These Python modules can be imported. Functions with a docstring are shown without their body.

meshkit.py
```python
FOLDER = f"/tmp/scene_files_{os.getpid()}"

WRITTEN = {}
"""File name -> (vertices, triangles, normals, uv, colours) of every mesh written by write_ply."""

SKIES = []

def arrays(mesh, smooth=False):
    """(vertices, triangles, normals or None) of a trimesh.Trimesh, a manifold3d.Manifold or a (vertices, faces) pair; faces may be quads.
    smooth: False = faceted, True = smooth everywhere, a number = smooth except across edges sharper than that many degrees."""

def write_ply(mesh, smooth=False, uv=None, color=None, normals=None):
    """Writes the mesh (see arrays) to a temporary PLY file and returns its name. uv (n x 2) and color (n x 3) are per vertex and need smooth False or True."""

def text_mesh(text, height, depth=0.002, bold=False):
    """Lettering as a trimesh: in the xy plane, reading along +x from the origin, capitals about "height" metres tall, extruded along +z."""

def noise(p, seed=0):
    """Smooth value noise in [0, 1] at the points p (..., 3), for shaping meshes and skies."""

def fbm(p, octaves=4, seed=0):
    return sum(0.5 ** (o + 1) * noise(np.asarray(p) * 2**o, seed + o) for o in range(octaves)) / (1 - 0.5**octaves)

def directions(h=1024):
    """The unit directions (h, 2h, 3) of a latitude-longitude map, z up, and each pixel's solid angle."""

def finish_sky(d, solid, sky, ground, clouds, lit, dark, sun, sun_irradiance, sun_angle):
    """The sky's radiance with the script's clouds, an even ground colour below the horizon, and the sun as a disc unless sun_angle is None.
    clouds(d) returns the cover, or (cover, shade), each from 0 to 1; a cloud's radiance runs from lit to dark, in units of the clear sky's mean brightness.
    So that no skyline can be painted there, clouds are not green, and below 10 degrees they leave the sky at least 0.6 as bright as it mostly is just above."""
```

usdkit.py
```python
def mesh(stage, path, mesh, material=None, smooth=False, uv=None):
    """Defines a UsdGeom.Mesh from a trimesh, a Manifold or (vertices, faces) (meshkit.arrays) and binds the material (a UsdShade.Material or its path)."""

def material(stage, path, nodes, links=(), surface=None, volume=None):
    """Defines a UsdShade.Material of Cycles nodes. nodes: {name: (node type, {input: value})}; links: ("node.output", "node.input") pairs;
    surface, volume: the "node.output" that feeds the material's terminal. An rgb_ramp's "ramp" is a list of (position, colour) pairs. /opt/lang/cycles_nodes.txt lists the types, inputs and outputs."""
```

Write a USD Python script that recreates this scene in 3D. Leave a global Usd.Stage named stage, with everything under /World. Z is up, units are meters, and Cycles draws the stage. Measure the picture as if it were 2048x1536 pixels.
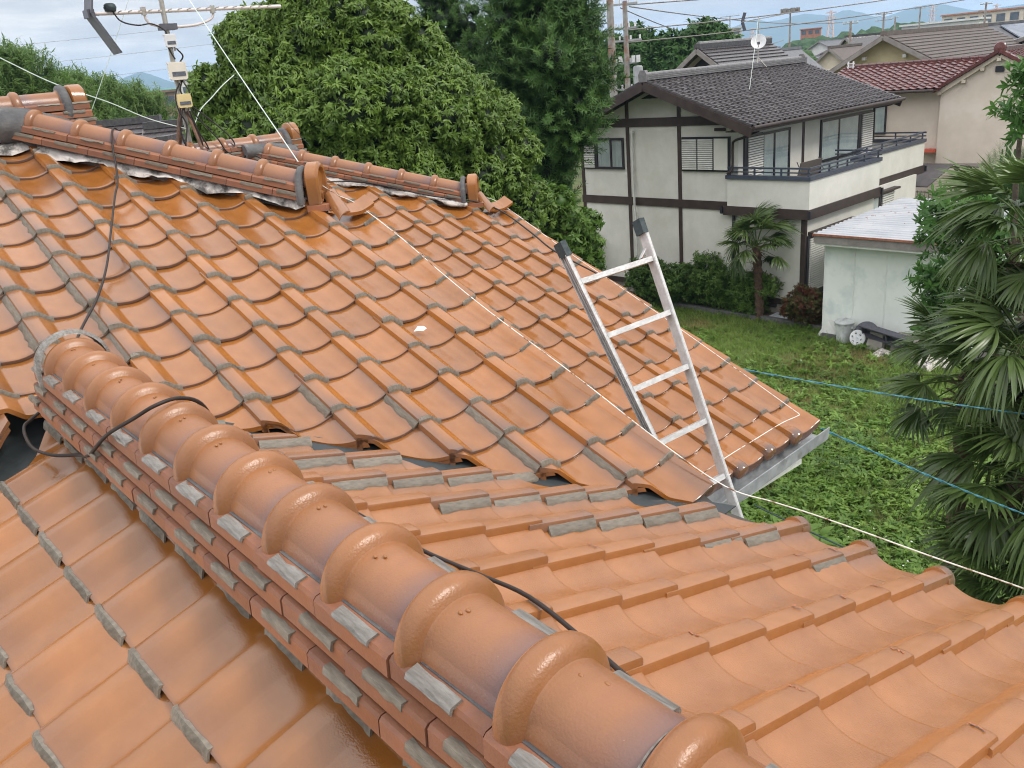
import math, random
import numpy as np, trimesh, manifold3d, usdkit, meshkit
from pxr import Usd, UsdGeom, UsdLux, UsdShade, Gf, Vt, Sdf

stage = Usd.Stage.CreateInMemory()
UsdGeom.SetStageUpAxis(stage, 'Z'); UsdGeom.SetStageMetersPerUnit(stage, 1.0)
UsdGeom.Xform.Define(stage, '/World'); UsdGeom.Scope.Define(stage, '/World/Looks')
rng = np.random.default_rng(7); random.seed(7)
A3 = lambda *x: np.array(x, float)

# ------------------------------------------------------------------ camera, sky, sun
EYE = A3(-1.1754, -3.5337, 7.0)
PIT, ROL, YAW, FPX = 0.3498, -0.0927, 0.6871, 1693.567
F_ = A3(math.sin(YAW)*math.cos(PIT), math.cos(YAW)*math.cos(PIT), -math.sin(PIT))
R_ = np.cross(F_, [0, 0, 1]); R_ /= np.linalg.norm(R_); U_ = np.cross(R_, F_)
RIGHT = math.cos(ROL)*R_ + math.sin(ROL)*U_; UP = -math.sin(ROL)*R_ + math.cos(ROL)*U_
cam = UsdGeom.Camera.Define(stage, '/World/camera')
cam.AddTransformOp().Set(Gf.Matrix4d(*RIGHT, 0, *UP, 0, *(-F_), 0, *EYE, 1))
cam.CreateHorizontalApertureAttr(36.0); cam.CreateVerticalApertureAttr(27.0)
cam.CreateFocalLengthAttr(36.0*FPX/2048); cam.CreateClippingRangeAttr(Gf.Vec2f(0.05, 30000))
cam.CreateExposureAttr(0.50)

SUN = A3(0.25, -0.62, 0.74); SUN /= np.linalg.norm(SUN)
sky = UsdLux.DomeLight.Define(stage, '/World/sky')
SKYM = usdkit.material(stage, '/World/Looks/sky_look', {
    'tc': ('texture_coordinate', {}),
    'sk': ('sky_texture', {'sky_type': 'single_scattering', 'sun_disc': False, 'sun_elevation': float(math.asin(SUN[2])), 'sun_rotation': float(math.atan2(SUN[0], SUN[1])), 'air_density': 1.0, 'aerosol_density': 1.5}),
    'mp': ('mapping', {'scale': (1.0, 1.0, 5.5)}),
    'n1': ('noise_texture', {'scale': 2.6, 'detail': 7.0, 'roughness': 0.55, 'distortion': 0.25}),
    'n2': ('noise_texture', {'scale': 7.0, 'detail': 6.0, 'roughness': 0.6}),
    'r1': ('rgb_ramp', {'ramp': [(0.32, (0.82,)*3), (0.50, (0.94,)*3), (0.68, (1.0,)*3)]}),
    'r2': ('rgb_ramp', {'ramp': [(0.36, (8.3, 8.4, 9.0)), (0.5, (10.3, 10.3, 10.5)), (0.62, (13.2, 12.9, 12.6))]}),
    'sx': ('separate_xyz', {}), 'rz': ('rgb_ramp', {'ramp': [(0.0, (.66,)*3), (.25, (.86,)*3), (.6, (1.4,)*3), (1.0, (1.8,)*3)]}), 'gz': ('mix', {'mix_type': 'multiply', 'fac': 1.0}),
    'mx': ('mix', {'fac': 0.9}), 'bg': ('background_shader', {'strength': 0.075})},
    [('tc.generated', 'mp.vector'), ('mp.vector', 'n1.vector'), ('mp.vector', 'n2.vector'), ('n1.fac', 'r1.fac'), ('n2.fac', 'r2.fac'),
     ('r1.color', 'mx.fac'), ('sk.color', 'mx.color1'), ('tc.generated', 'sx.vector'), ('sx.z', 'rz.fac'), ('r2.color', 'gz.color1'), ('rz.color', 'gz.color2'), ('gz.color', 'mx.color2'), ('mx.color', 'bg.color')], surface='bg.background')
UsdShade.MaterialBindingAPI.Apply(sky.GetPrim()).Bind(SKYM)
sky.GetPrim().SetCustomDataByKey('kind', 'structure')
sun = UsdLux.DistantLight.Define(stage, '/World/sun')
sun.CreateIntensityAttr(0.40); sun.CreateAngleAttr(14.0); sun.CreateColorAttr(Gf.Vec3f(1.0, 0.95, 0.88)); sun.CreateNormalizeAttr(True)
zx = SUN; xx = np.cross([0, 0, 1], zx); xx /= np.linalg.norm(xx); yx = np.cross(zx, xx)
sun.AddTransformOp().Set(Gf.Matrix4d(*xx, 0, *yx, 0, *zx, 0, 0, 0, 60, 1))

# ------------------------------------------------------------------ helpers
USED = {}
def free(parent, name):
    k = (parent, name); n = USED.get(k, -1) + 1; USED[k] = n
    return f'{parent}/{name}' if n == 0 else f'{parent}/{name}_{n:03d}'
def path_of(parent): return '/World' if parent is None else parent if isinstance(parent, str) else str(parent.GetPath())
def tag(prim, label=None, cat=None, group=None, kind=None):
    for k, v in (('label', label), ('category', cat), ('group', group), ('kind', kind)):
        if v: prim.SetCustomDataByKey(k, v)
    return prim
def thing(name, label, cat, loc=(0, 0, 0), rz=0, group=None):
    x = UsdGeom.Xform.Define(stage, free('/World', name)); x.AddTranslateOp().Set(Gf.Vec3d(*map(float, loc)))
    if rz: x.AddRotateZOp().Set(math.degrees(rz))
    return tag(x.GetPrim(), label, cat, group)
def holder(parent, name, label=None, kind=None):
    return tag(UsdGeom.Xform.Define(stage, free(path_of(parent), name)).GetPrim(), label, None, None, kind)
def raw(path, v, f, mat, n=None, attrs=None):
    m = UsdGeom.Mesh.Define(stage, path)
    m.CreatePointsAttr(Vt.Vec3fArray.FromNumpy(np.ascontiguousarray(v, np.float32)))
    f = np.ascontiguousarray(f, np.int32)
    m.CreateFaceVertexCountsAttr(Vt.IntArray.FromNumpy(np.full(len(f), f.shape[1], np.int32)))
    m.CreateFaceVertexIndicesAttr(Vt.IntArray.FromNumpy(f.ravel())); m.CreateSubdivisionSchemeAttr('none')
    m.CreateDoubleSidedAttr(True)
    if n is not None:
        m.CreateNormalsAttr(Vt.Vec3fArray.FromNumpy(np.ascontiguousarray(n, np.float32))); m.SetNormalsInterpolation('vertex')
    for k, a in (attrs or {}).items():
        UsdGeom.PrimvarsAPI(m).CreatePrimvar(k, Sdf.ValueTypeNames.FloatArray, 'vertex').Set(Vt.FloatArray.FromNumpy(np.ascontiguousarray(a, np.float32)))
    if mat is not None: UsdShade.MaterialBindingAPI.Apply(m.GetPrim()).Bind(mat)
    return m
def put(parent, name, mesh, mat, smooth=False, M=None, label=None, cat=None, group=None, kind=None, attr=None):
    """one Mesh prim under parent (or /World); M: 4x4 numpy (columns = axes)"""
    if isinstance(mesh, MB): mesh = mesh.mesh()
    v, f, n = meshkit.arrays(mesh, smooth)
    m = raw(free(path_of(parent), name), v, f, mat, n, {'stain_shade': attr(v)+0*v[:, 0]} if attr else None)
    if M is not None: m.AddTransformOp().Set(Gf.Matrix4d(*M.T.ravel().tolist()))
    return tag(m.GetPrim(), label, cat, group, kind)
def frame(o, a, b, n=None):
    M = np.eye(4); M[:3, 0] = a; M[:3, 1] = b; M[:3, 2] = np.cross(a, b) if n is None else n; M[:3, 3] = o; return M
def unit(v): v = np.asarray(v, float); return v/np.linalg.norm(v)
class MB:
    def __init__(s): s.v = []; s.f = []; s.n = 0
    def add(s, v, f):
        v = np.asarray(v, float); f = np.asarray(f, int)
        if f.shape[1] == 4: f = np.vstack([f[:, [0, 1, 2]], f[:, [0, 2, 3]]])
        s.v.append(v); s.f.append(f + s.n); s.n += len(v); return s
    def tm(s, m): return s.add(m.vertices, m.faces)
    def mesh(s): return (np.vstack(s.v), np.vstack(s.f))
    def box(s, lo, hi, M=None):
        lo = np.asarray(lo, float); hi = np.asarray(hi, float)
        c = np.array([[x, y, z] for x in (0, 1) for y in (0, 1) for z in (0, 1)])*(hi-lo)+lo
        if M is not None: c = c @ M[:3, :3].T + M[:3, 3]
        return s.add(c, [[0, 1, 3, 2], [4, 6, 7, 5], [0, 4, 5, 1], [2, 3, 7, 6], [0, 2, 6, 4], [1, 5, 7, 3]])
    def beam(s, p, q, w, h, up=(0, 0, 1)):
        p = np.asarray(p, float); q = np.asarray(q, float); d = unit(q-p); a = np.cross(d, up)
        if np.linalg.norm(a) < 1e-6: a = np.cross(d, (1, 0, 0))
        a = unit(a); b = np.cross(a, d); L = np.linalg.norm(q-p)
        return s.box((-w/2, 0, -h/2), (w/2, L, h/2), frame(p, a, d, b))
    def tube(s, pts, r, k=6, cap=True):
        pts = np.asarray(pts, float); r = np.broadcast_to(r, len(pts)); t = np.gradient(pts, axis=0); up = A3(0, 0, 1)
        rings = []; a = None
        for i in range(len(pts)):
            d = unit(t[i])
            if a is None: a = np.cross(d, up) if abs(d[2]) < .95 else np.cross(d, (1, 0, 0))
            a = unit(a - d*(a @ d)); b = np.cross(d, a)
            th = np.arange(k)/k*2*np.pi
            rings.append(pts[i] + r[i]*(np.cos(th)[:, None]*a + np.sin(th)[:, None]*b))
        v = np.vstack(rings); f = []
        for i in range(len(pts)-1):
            for j in range(k): f.append([i*k+j, i*k+(j+1) % k, (i+1)*k+(j+1) % k, (i+1)*k+j])
        f = np.array(f); f = np.vstack([f[:, [0, 1, 2]], f[:, [0, 2, 3]]])
        if cap:
            e = len(pts)*k
            f = np.vstack([f, [[0, j+1, j] for j in range(1, k-1)] and [[0, j+1, j] for j in range(1, k-1)], [[e-k, e-k+j, e-k+j+1] for j in range(1, k-1)]])
        return s.add(v, f)
    def lathe(s, prof, k=20, M=None):
        prof = np.asarray(prof, float); th = np.arange(k)/k*2*np.pi
        v = np.stack([prof[:, 0][:, None]*np.cos(th), prof[:, 0][:, None]*np.sin(th), np.repeat(prof[:, 1][:, None], k, 1)], -1).reshape(-1, 3)
        f = [[i*k+j, i*k+(j+1) % k, (i+1)*k+(j+1) % k, (i+1)*k+j] for i in range(len(prof)-1) for j in range(k)]
        if M is not None: v = v @ M[:3, :3].T + M[:3, 3]
        return s.add(v, f)
    def prism(s, poly, y0, y1, M=None):
        """closed polygon (x, z) extruded along y"""
        from shapely.geometry import Polygon
        m = trimesh.creation.extrude_polygon(Polygon(poly), y1-y0, engine='earcut')
        v = np.array(m.vertices); v = np.stack([v[:, 0], y0+v[:, 2], v[:, 1]], 1); f = np.array(m.faces)[:, ::-1]
        if M is not None: v = v @ M[:3, :3].T + M[:3, 3]
        return s.add(v, f)
    def strip(s, top, bot):
        """closed slab between two grids (nu, nv, 3) of equal shape"""
        nu, nv = top.shape[:2]; N = nu*nv; f = []
        q = lambda i, j: i*nv+j
        for i in range(nu-1):
            for j in range(nv-1):
                f.append([q(i, j), q(i+1, j), q(i+1, j+1), q(i, j+1)]); f.append([N+q(i, j), N+q(i, j+1), N+q(i+1, j+1), N+q(i+1, j)])
        for i in range(nu-1):
            f.append([q(i, 0), N+q(i, 0), N+q(i+1, 0), q(i+1, 0)]); f.append([q(i, nv-1), q(i+1, nv-1), N+q(i+1, nv-1), N+q(i, nv-1)])
        for j in range(nv-1):
            f.append([q(0, j), q(0, j+1), N+q(0, j+1), N+q(0, j)]); f.append([q(nu-1, j), N+q(nu-1, j), N+q(nu-1, j+1), q(nu-1, j+1)])
        return s.add(np.vstack([top.reshape(-1, 3), bot.reshape(-1, 3)]), f)
def catmull(P, m=8):
    P = np.asarray(P, float); P = np.vstack([2*P[0]-P[1], P, 2*P[-1]-P[-2]]); o = []
    for i in range(1, len(P)-2):
        t = np.linspace(0, 1, m, endpoint=False)[:, None]; a, b, c, d = P[i-1:i+3]
        o.append(.5*((2*b)+(c-a)*t+(2*a-5*b+4*c-d)*t**2+(-a+3*b-3*c+d)*t**3))
    return np.vstack(o+[P[-2:-1]])
def sag(p, q, d, n=14):
    p = np.asarray(p, float); q = np.asarray(q, float); t = np.linspace(0, 1, n)[:, None]
    return p+(q-p)*t - A3(0, 0, 1)*4*d*t*(1-t)
def quats(ax):   # (n,3,3) rotation matrices -> Quath list
    o = []
    from scipy.spatial.transform import Rotation
    for x, y, z, w in Rotation.from_matrix(ax).as_quat(): o.append(Gf.Quath(float(w), float(x), float(y), float(z)))
    return Vt.QuathArray(o)
def scatter(parent, name, protos, pos, rot, scale, idx, label=None, cat=None, group=None, kind='stuff'):
    pi = UsdGeom.PointInstancer.Define(stage, free(path_of(parent), name)); root = str(pi.GetPath())
    for k, (v, f, n, mat) in enumerate(protos):
        raw(f'{root}/shape_{k:03d}', v, f, mat, n); pi.GetPrototypesRel().AddTarget(f'{root}/shape_{k:03d}')
    pi.CreatePositionsAttr(Vt.Vec3fArray.FromNumpy(np.ascontiguousarray(pos, np.float32)))
    pi.CreateOrientationsAttr(quats(rot)); s = np.asarray(scale, np.float32)
    if s.ndim == 1: s = np.repeat(s[:, None], 3, 1)
    pi.CreateScalesAttr(Vt.Vec3fArray.FromNumpy(np.ascontiguousarray(s)))
    pi.CreateProtoIndicesAttr(Vt.IntArray.FromNumpy(np.ascontiguousarray(idx, np.int32)))
    return tag(pi.GetPrim(), label, cat, group, kind)
def randrot(n, up=None, spread=.5, r=rng):
    """rotations whose z axis leans near up (n,3), with random twist"""
    up = np.tile(A3(0, 0, 1), (n, 1)) if up is None else np.asarray(up, float)
    z = up + r.normal(0, spread, (n, 3)); z /= np.linalg.norm(z, axis=1, keepdims=True)
    x = np.cross(z, r.normal(0, 1, (n, 3))); x /= np.linalg.norm(x, axis=1, keepdims=True)
    return np.stack([x, np.cross(z, x), z], -1)

# ------------------------------------------------------------------ materials
def mat(name, c1, c2=None, scale=8.0, rough=.5, rough2=None, bump=0.0, bscale=60.0, metal=0.0, rand=0.0, spec=.5, detail=4.0, coord='object', stretch=(1, 1, 1), extra=None, stain_shade=None, transl=0.0, coat=0.0, bdist=.02):
    """two-tone procedural surface: noise blends c1 and c2, each object a little lighter or darker by rand"""
    c2 = c1 if c2 is None else c2
    n = {'tc': ('texture_coordinate', {}), 'mp': ('mapping', {'scale': stretch}), 'ns': ('noise_texture', {'scale': scale, 'detail': detail, 'roughness': .6}),
         'rp': ('rgb_ramp', {'ramp': [(.36, c1), (.64, c2)]}), 'oi': ('object_info', {}), 'mr': ('map_range', {'to_min': 1-rand, 'to_max': 1+rand}), 'hv': ('hsv', {}),
         'p': ('principled_bsdf', {'roughness': rough, 'metallic': metal, 'specular_ior_level': spec, 'coat_weight': coat, 'coat_roughness': .12})}
    L = [(f'tc.{coord}', 'mp.vector'), ('mp.vector', 'ns.vector'), ('ns.fac', 'rp.fac'), ('oi.random', 'mr.value'), ('mr.result', 'hv.value'), ('rp.color', 'hv.color')]
    col = 'hv.color'
    if stain_shade:
        n['at'] = ('attribute', {'attribute': 'stain_shade'}); n['ms'] = ('mix', {'color2': stain_shade}); L += [('at.fac', 'ms.fac'), (col, 'ms.color1')]; col = 'ms.color'
    if extra:   # blotches of a third colour: (colour, scale, low, high)
        for i, ex in enumerate(extra if isinstance(extra, list) else [extra]):
            n[f'n3{i}'] = ('noise_texture', {'scale': ex[1], 'detail': 6.0 if ex[1] < 100 else 1.0, 'roughness': .65}); n[f'r3{i}'] = ('rgb_ramp', {'ramp': [(ex[2], (0, 0, 0)), (ex[3], (1, 1, 1))]}); n[f'm3{i}'] = ('mix', {'color2': ex[0]})
            L += [('mp.vector', f'n3{i}.vector'), (f'n3{i}.fac', f'r3{i}.fac'), (f'r3{i}.color', f'm3{i}.fac'), (col, f'm3{i}.color1')]; col = f'm3{i}.color'
    L.append((col, 'p.base_color'))
    if rough2 is not None:
        n['nr'] = ('noise_texture', {'scale': scale*1.7, 'detail': 3.0}); n['rr'] = ('map_range', {'from_min': .35, 'from_max': .65, 'to_min': rough, 'to_max': rough2})
        L += [('mp.vector', 'nr.vector'), ('nr.fac', 'rr.value'), ('rr.result', 'p.roughness')]
    if bump:
        n['nb'] = ('noise_texture', {'scale': bscale, 'detail': 5.0}); n['bp'] = ('bump', {'strength': bump, 'distance': bdist}); L += [('mp.vector', 'nb.vector'), ('nb.fac', 'bp.height'), ('bp.normal', 'p.normal')]
    out = 'p.BSDF'
    if transl:
        n['tr'] = ('translucent_bsdf', {}); n['mc'] = ('mix_closure', {'fac': transl}); L += [(col, 'tr.color'), ('p.BSDF', 'mc.closure1'), ('tr.BSDF', 'mc.closure2')]; out = 'mc.closure'
    return usdkit.material(stage, f'/World/Looks/{name}', n, L, surface=out)
M_ = {}
M_['tile'] = mat('glazed_tile', (.250, .091, .019), (.335, .129, .031), 4.0, .07, .20, .10, 240, rand=.13, spec=.85, stain_shade=(.125, .075, .058), extra=[((.33, .125, .05), 3.0, .6, .98), ((.09, .055, .035), 150.0, .80, .86)], bdist=.004)
M_['tile_near'] = mat('glazed_tile_speckled', (.262, .096, .022), (.346, .136, .038), 4.0, .17, .38, .32, 260, rand=.08, spec=.95, coat=.15, stain_shade=(.15, .085, .06), extra=[((.33, .13, .055), 3.0, .6, .98), ((.10, .06, .04), 140.0, .79, .86), ((.55, .38, .26), 170.0, .80, .86)], bdist=.004)
M_['ridge'] = mat('glazed_ridge_tile', (.235, .088, .022), (.315, .122, .036), 5.0, .24, .38, .22, 220, rand=.07, spec=.7, stain_shade=(.15, .085, .08), bdist=.004, extra=[((.33, .125, .06), 6.0, .6, .95), ((.17, .07, .035), 3.0, .52, .9), ((.05, .035, .03), 90.0, .80, .85), ((.50, .34, .24), 160.0, .80, .86)])
M_['noshi'] = mat('flat_ridge_tile', (.225, .085, .038), (.30, .118, .055), 7.0, .38, .55, .25, 160, rand=.16, stain_shade=(.12, .07, .07), extra=((.17, .09, .09), 4.0, .5, .75), bdist=.004)
M_['clay'] = mat('raw_clay_edge', (.17, .075, .035), (.24, .11, .055), 30.0, .8, bump=.4, bscale=120)
M_['sealant'] = mat('grey_sealant', (.135, .116, .090), (.200, .174, .138), 40.0, .35, .6, .4, 90, rand=.12, extra=((.32, .30, .28), 22.0, .66, .80), bdist=.004, stretch=(2, .6, 2))
M_['shiny_sealant'] = mat('glossy_sealant', (.135, .118, .10), (.25, .232, .21), 30.0, .10, .35, .35, 60, rand=.1, bdist=.006, stretch=(3, .5, 3))
M_['cement'] = mat('grey_cement', (.075, .075, .08), (.125, .122, .12), 10.0, .75, bump=.5, bscale=50, extra=((.22, .21, .20), 14.0, .6, .75), bdist=.01)
M_['plaster'] = mat('weathered_plaster', (.52, .47, .43), (.66, .62, .58), 10.0, .85, bump=.5, bscale=40, extra=((.085, .08, .075), 8.0, .46, .60), bdist=.01)
M_['metal_dark'] = mat('dark_valley_metal', (.022, .028, .03), (.035, .042, .044), 6.0, .3, .5)
M_['deck'] = mat('roof_board', (.05, .042, .035), (.07, .06, .05), 9.0, .8)
M_['gutter_in'] = mat('dirty_gutter_inside', (.20, .21, .22), (.32, .33, .34), 9.0, .5, .7, extra=((.12, .11, .10), 8.0, .55, .75))
M_['gutter'] = mat('grey_gutter', (.45, .48, .53), (.58, .61, .65), 9.0, .35, .5, extra=((.25, .25, .25), 12.0, .55, .75))
M_['white_paint'] = mat('white_paint', (.62, .62, .58), (.72, .72, .68), 5.0, .55, bump=.1)
M_['wood'] = mat('dark_fascia', (.06, .04, .03), (.09, .06, .045), 8.0, .6)
M_['alu'] = mat('ladder_aluminium', (.44, .43, .42), (.56, .55, .54), 20.0, .42, .55, .15, 80, metal=.35, extra=((.42, .38, .35), 15.0, .58, .72))
M_['rubber'] = mat('dark_green_rubber', (.018, .032, .036), (.03, .045, .048), 20.0, .5, .7, .2)
M_['black'] = mat('black_cable', (.012, .010, .010), (.02, .017, .016), 30.0, .45)
M_['brown_cable'] = mat('weathered_cable', (.018, .012, .010), (.03, .02, .016), 30.0, .6)
M_['wire'] = mat('white_wire', (.66, .62, .56), (.78, .75, .70), 30.0, .5, extra=((.22, .09, .03), 14.0, .52, .62))
M_['guy'] = mat('pale_guy_wire', (.55, .66, .60), (.70, .78, .74), 30.0, .5)
M_['rope'] = mat('blue_rope', (.025, .13, .20), (.08, .28, .36), 40.0, .5, stretch=(1, 1, 1))
M_['green_rope'] = mat('dark_green_cord', (.012, .03, .03), (.02, .05, .05), 30.0, .6)
# ------------------------------------------------------------------ the tiled house we stand on
Z0, SL, LY, W, L3, S3 = 6.0355, .4098, .2079, .265, .2219, .3617
BASE = .033
TL = .290                                   # length of one tile
PT = np.vstack([[(0, .004), (0, .022), (0, .040), (.0022, .0455), (.0075, .0475)], catmull([(.020, .0486), (.046, .0480), (.056, .0462), (.064, .0415), (.084, .0265), (.100, .0140), (.108, .0095), (.118, .0068), (.145, .0035), (.180, .0010), (.212, .0045), (.240, .0125), (.265, .0235), (.300, .0345)], 3)])*A3(1, 1.12, 1)[:2]
def prof_z(t): return np.interp(t, PT[3:, 0], PT[3:, 1])
def inner(P, th):
    d = np.gradient(P, axis=0); n = np.stack([d[:, 1], -d[:, 0]], 1); n /= np.linalg.norm(n, axis=1, keepdims=True); Q = P + n*th
    Q[0] = (th, .004); Q[1:5, 0] = np.maximum(Q[1:5, 0], th*.9); Q[1:5, 1] = np.minimum(Q[1:5, 1], .033); return Q
PB = inner(PT, .016)
YS = [(TL, 0), (TL*.55, 0), (.10, 0), (.015, 0), (.006, .0008), (.0014, .0030), (0, .0058)]
def tile_mb(apron=False, wob=0.0, seed=0):
    r = np.random.default_rng(seed); top = []; bot = []
    tw = r.normal(0, wob); bw = r.normal(0, wob)
    for y, drop in YS:
        k = .07*(TL-y)-BASE
        z = PT[:, 1]+k-drop + tw*(PT[:, 0]-.15)*(TL-y)*3 + bw*(y-.15)**2
        top.append(np.stack([PT[:, 0], np.full(len(PT), y), z], 1)); bot.append(np.stack([PB[:, 0], np.full(len(PT), y), np.minimum(PB[:, 1]+k, z-.0045)], 1))
    m = MB().strip(np.array(top), np.array(bot))
    if apron:
        i = [j for j in range(len(PT)) if PT[j, 0] > .085]; z0 = PT[i, 1]+.07*TL-BASE
        a = np.array([np.stack([PT[i, 0], np.full(len(i), y), zz], 1) for y, zz in ((-.001, z0-.004), (-.006, z0-.02), (-.006, z0-.058))])
        b = a.copy(); b[:, :, 1] += .014; b[0, :, 2] -= .004
        m.strip(a, b)
        c = frame((.040, -.020, .016), (1, 0, 0), (0, 0, 1)); c[2, 3] -= .012; m.lathe([(0, .010), (.032, .009), (.042, .004), (.0465, -.006), (.0475, -.02), (.046, -.06), (0, -.06)], 20, c)
    return m
TILES = [tile_mb(False, .010, k) for k in range(5)]; EAVE = tile_mb(True)
def stain_shade_fn(v):                            # grime at the joints, plus shade painted dark onto the butt faces
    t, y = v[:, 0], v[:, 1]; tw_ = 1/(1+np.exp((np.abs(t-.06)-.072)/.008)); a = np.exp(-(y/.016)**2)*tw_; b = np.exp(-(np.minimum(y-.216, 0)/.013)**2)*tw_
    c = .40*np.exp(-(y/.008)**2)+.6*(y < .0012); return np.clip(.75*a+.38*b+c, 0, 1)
def stain_shade_hi(v): return np.clip(stain_shade_fn(v)+.5*np.exp(-(v[:, 0]/.04)**2)+.55*np.exp(-((v[:, 0]-.27)/.05)**2), 0, 1)
TV = [meshkit.arrays(m.mesh(), 30) for m in TILES]; EV = meshkit.arrays(EAVE.mesh(), 30)
a1 = A3(1, 0, 0); b1 = unit((0, 1, SL)); n1 = np.cross(a1, b1)
a3 = A3(0, 1, 0); b3 = unit((-1, 0, S3)); n3 = np.cross(a3, b3)
a4 = A3(0, -1, 0); b4 = unit((1, 0, S3)); n4 = np.cross(a4, b4)
def o1(c, r): return A3(W*c, -LY*r, Z0-SL*LY*r)
def o2(c, r): return A3(2.7521-W*c, -1.1618+LY*r, Z0-1.1005+SL*LY*r)
def o3(c, r): return A3(1.4443-L3*r, -2.0356-W*c, 5.2557+S3*L3*r)
def o4(c, r): return A3(-.8574-L3*r, -.6433-W*c, 5.8569-S3*L3*r) - n4*.040
def pix(P):
    q = (np.asarray(P)-EYE); z = q @ F_; return 1024+FPX*(q @ RIGHT)/z, 768-FPX*(q @ UP)/z, z
def in_view(P, m=120):
    u, v, z = pix(P); return z > .15 and -m < u < 2048+m and -m < v < 1536+m
def place_tile(par, o, a, b, n, cuts=(), eave=False, heavy=False, near=False, bare=False, jit=1.0):
    k = int(rng.integers(5)); o = o + n*rng.normal(0, .0016*jit) + a*rng.normal(0, .002*jit) + b*rng.normal(0, .002*jit)
    a_ = unit(a + n*rng.normal(0, .006*jit) + b*rng.normal(0, .004*jit)); b_ = unit(b - a_*(a_ @ b)); M = frame(o, a_, b_)
    v, f, nn = EV if eave else TV[k]
    act = []
    for p0, d in cuts:                       # keep the side that d points to
        s = ((v @ M[:3, :3].T + M[:3, 3]) - p0) @ d
        if s.max() < .004: return None
        if s.min() < 0: act.append((p0, d))
    if act:
        mv, mf = (EAVE if eave else TILES[k]).mesh(); tm = trimesh.Trimesh(mv, mf, process=True)
        man = manifold3d.Manifold(manifold3d.Mesh(np.asarray(tm.vertices, np.float32), np.asarray(tm.faces, np.uint32)))
        for p0, d in act:
            dl = M[:3, :3].T @ d; man = man.trim_by_plane(dl.tolist(), float(dl @ (M[:3, :3].T @ (p0-M[:3, 3]))))
        if man.is_empty() or man.volume() < 2e-5: return None
        v, f, nn = meshkit.arrays(man, 32)
    m = raw(free(path_of(par), 'roof_tile'), v, f, M_['tile_near' if near else 'tile'], nn, {'stain_shade': (stain_shade_hi if heavy else stain_shade_fn)(v)*(.35 if bare else 1)})
    m.AddTransformOp().Set(Gf.Matrix4d(*M.T.ravel().tolist())); return M
def dab(par, M, t0, t1, dy0=-.005, dy1=.010, name='sealant_patch', lift=.0, mt='sealant', k=7, seed=None):
    """a bead of sealant over a butt joint, following the tile's profile between t0 and t1"""
    t = np.linspace(t0, t1, k); zt = prof_z(np.maximum(t, .004))+.07*TL-BASE; w = rng.normal(0, .0014, (4, k))
    top = np.stack([np.stack([t, np.full(k, dy1)+w[0], zt-.0005+lift], 1), np.stack([t, np.full(k, .002)+w[1], zt+.0035+lift], 1), np.stack([t, np.full(k, dy0)+w[2], zt-.004+lift], 1), np.stack([t, np.full(k, dy0*2.4)+w[3], zt-.020], 1)])
    bot = top.copy(); bot[:, :, 2] -= .010; bot[3, :, 2] -= .004
    put(par, name, MB().strip(top, bot), M_[mt], 25, M=M)
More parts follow.
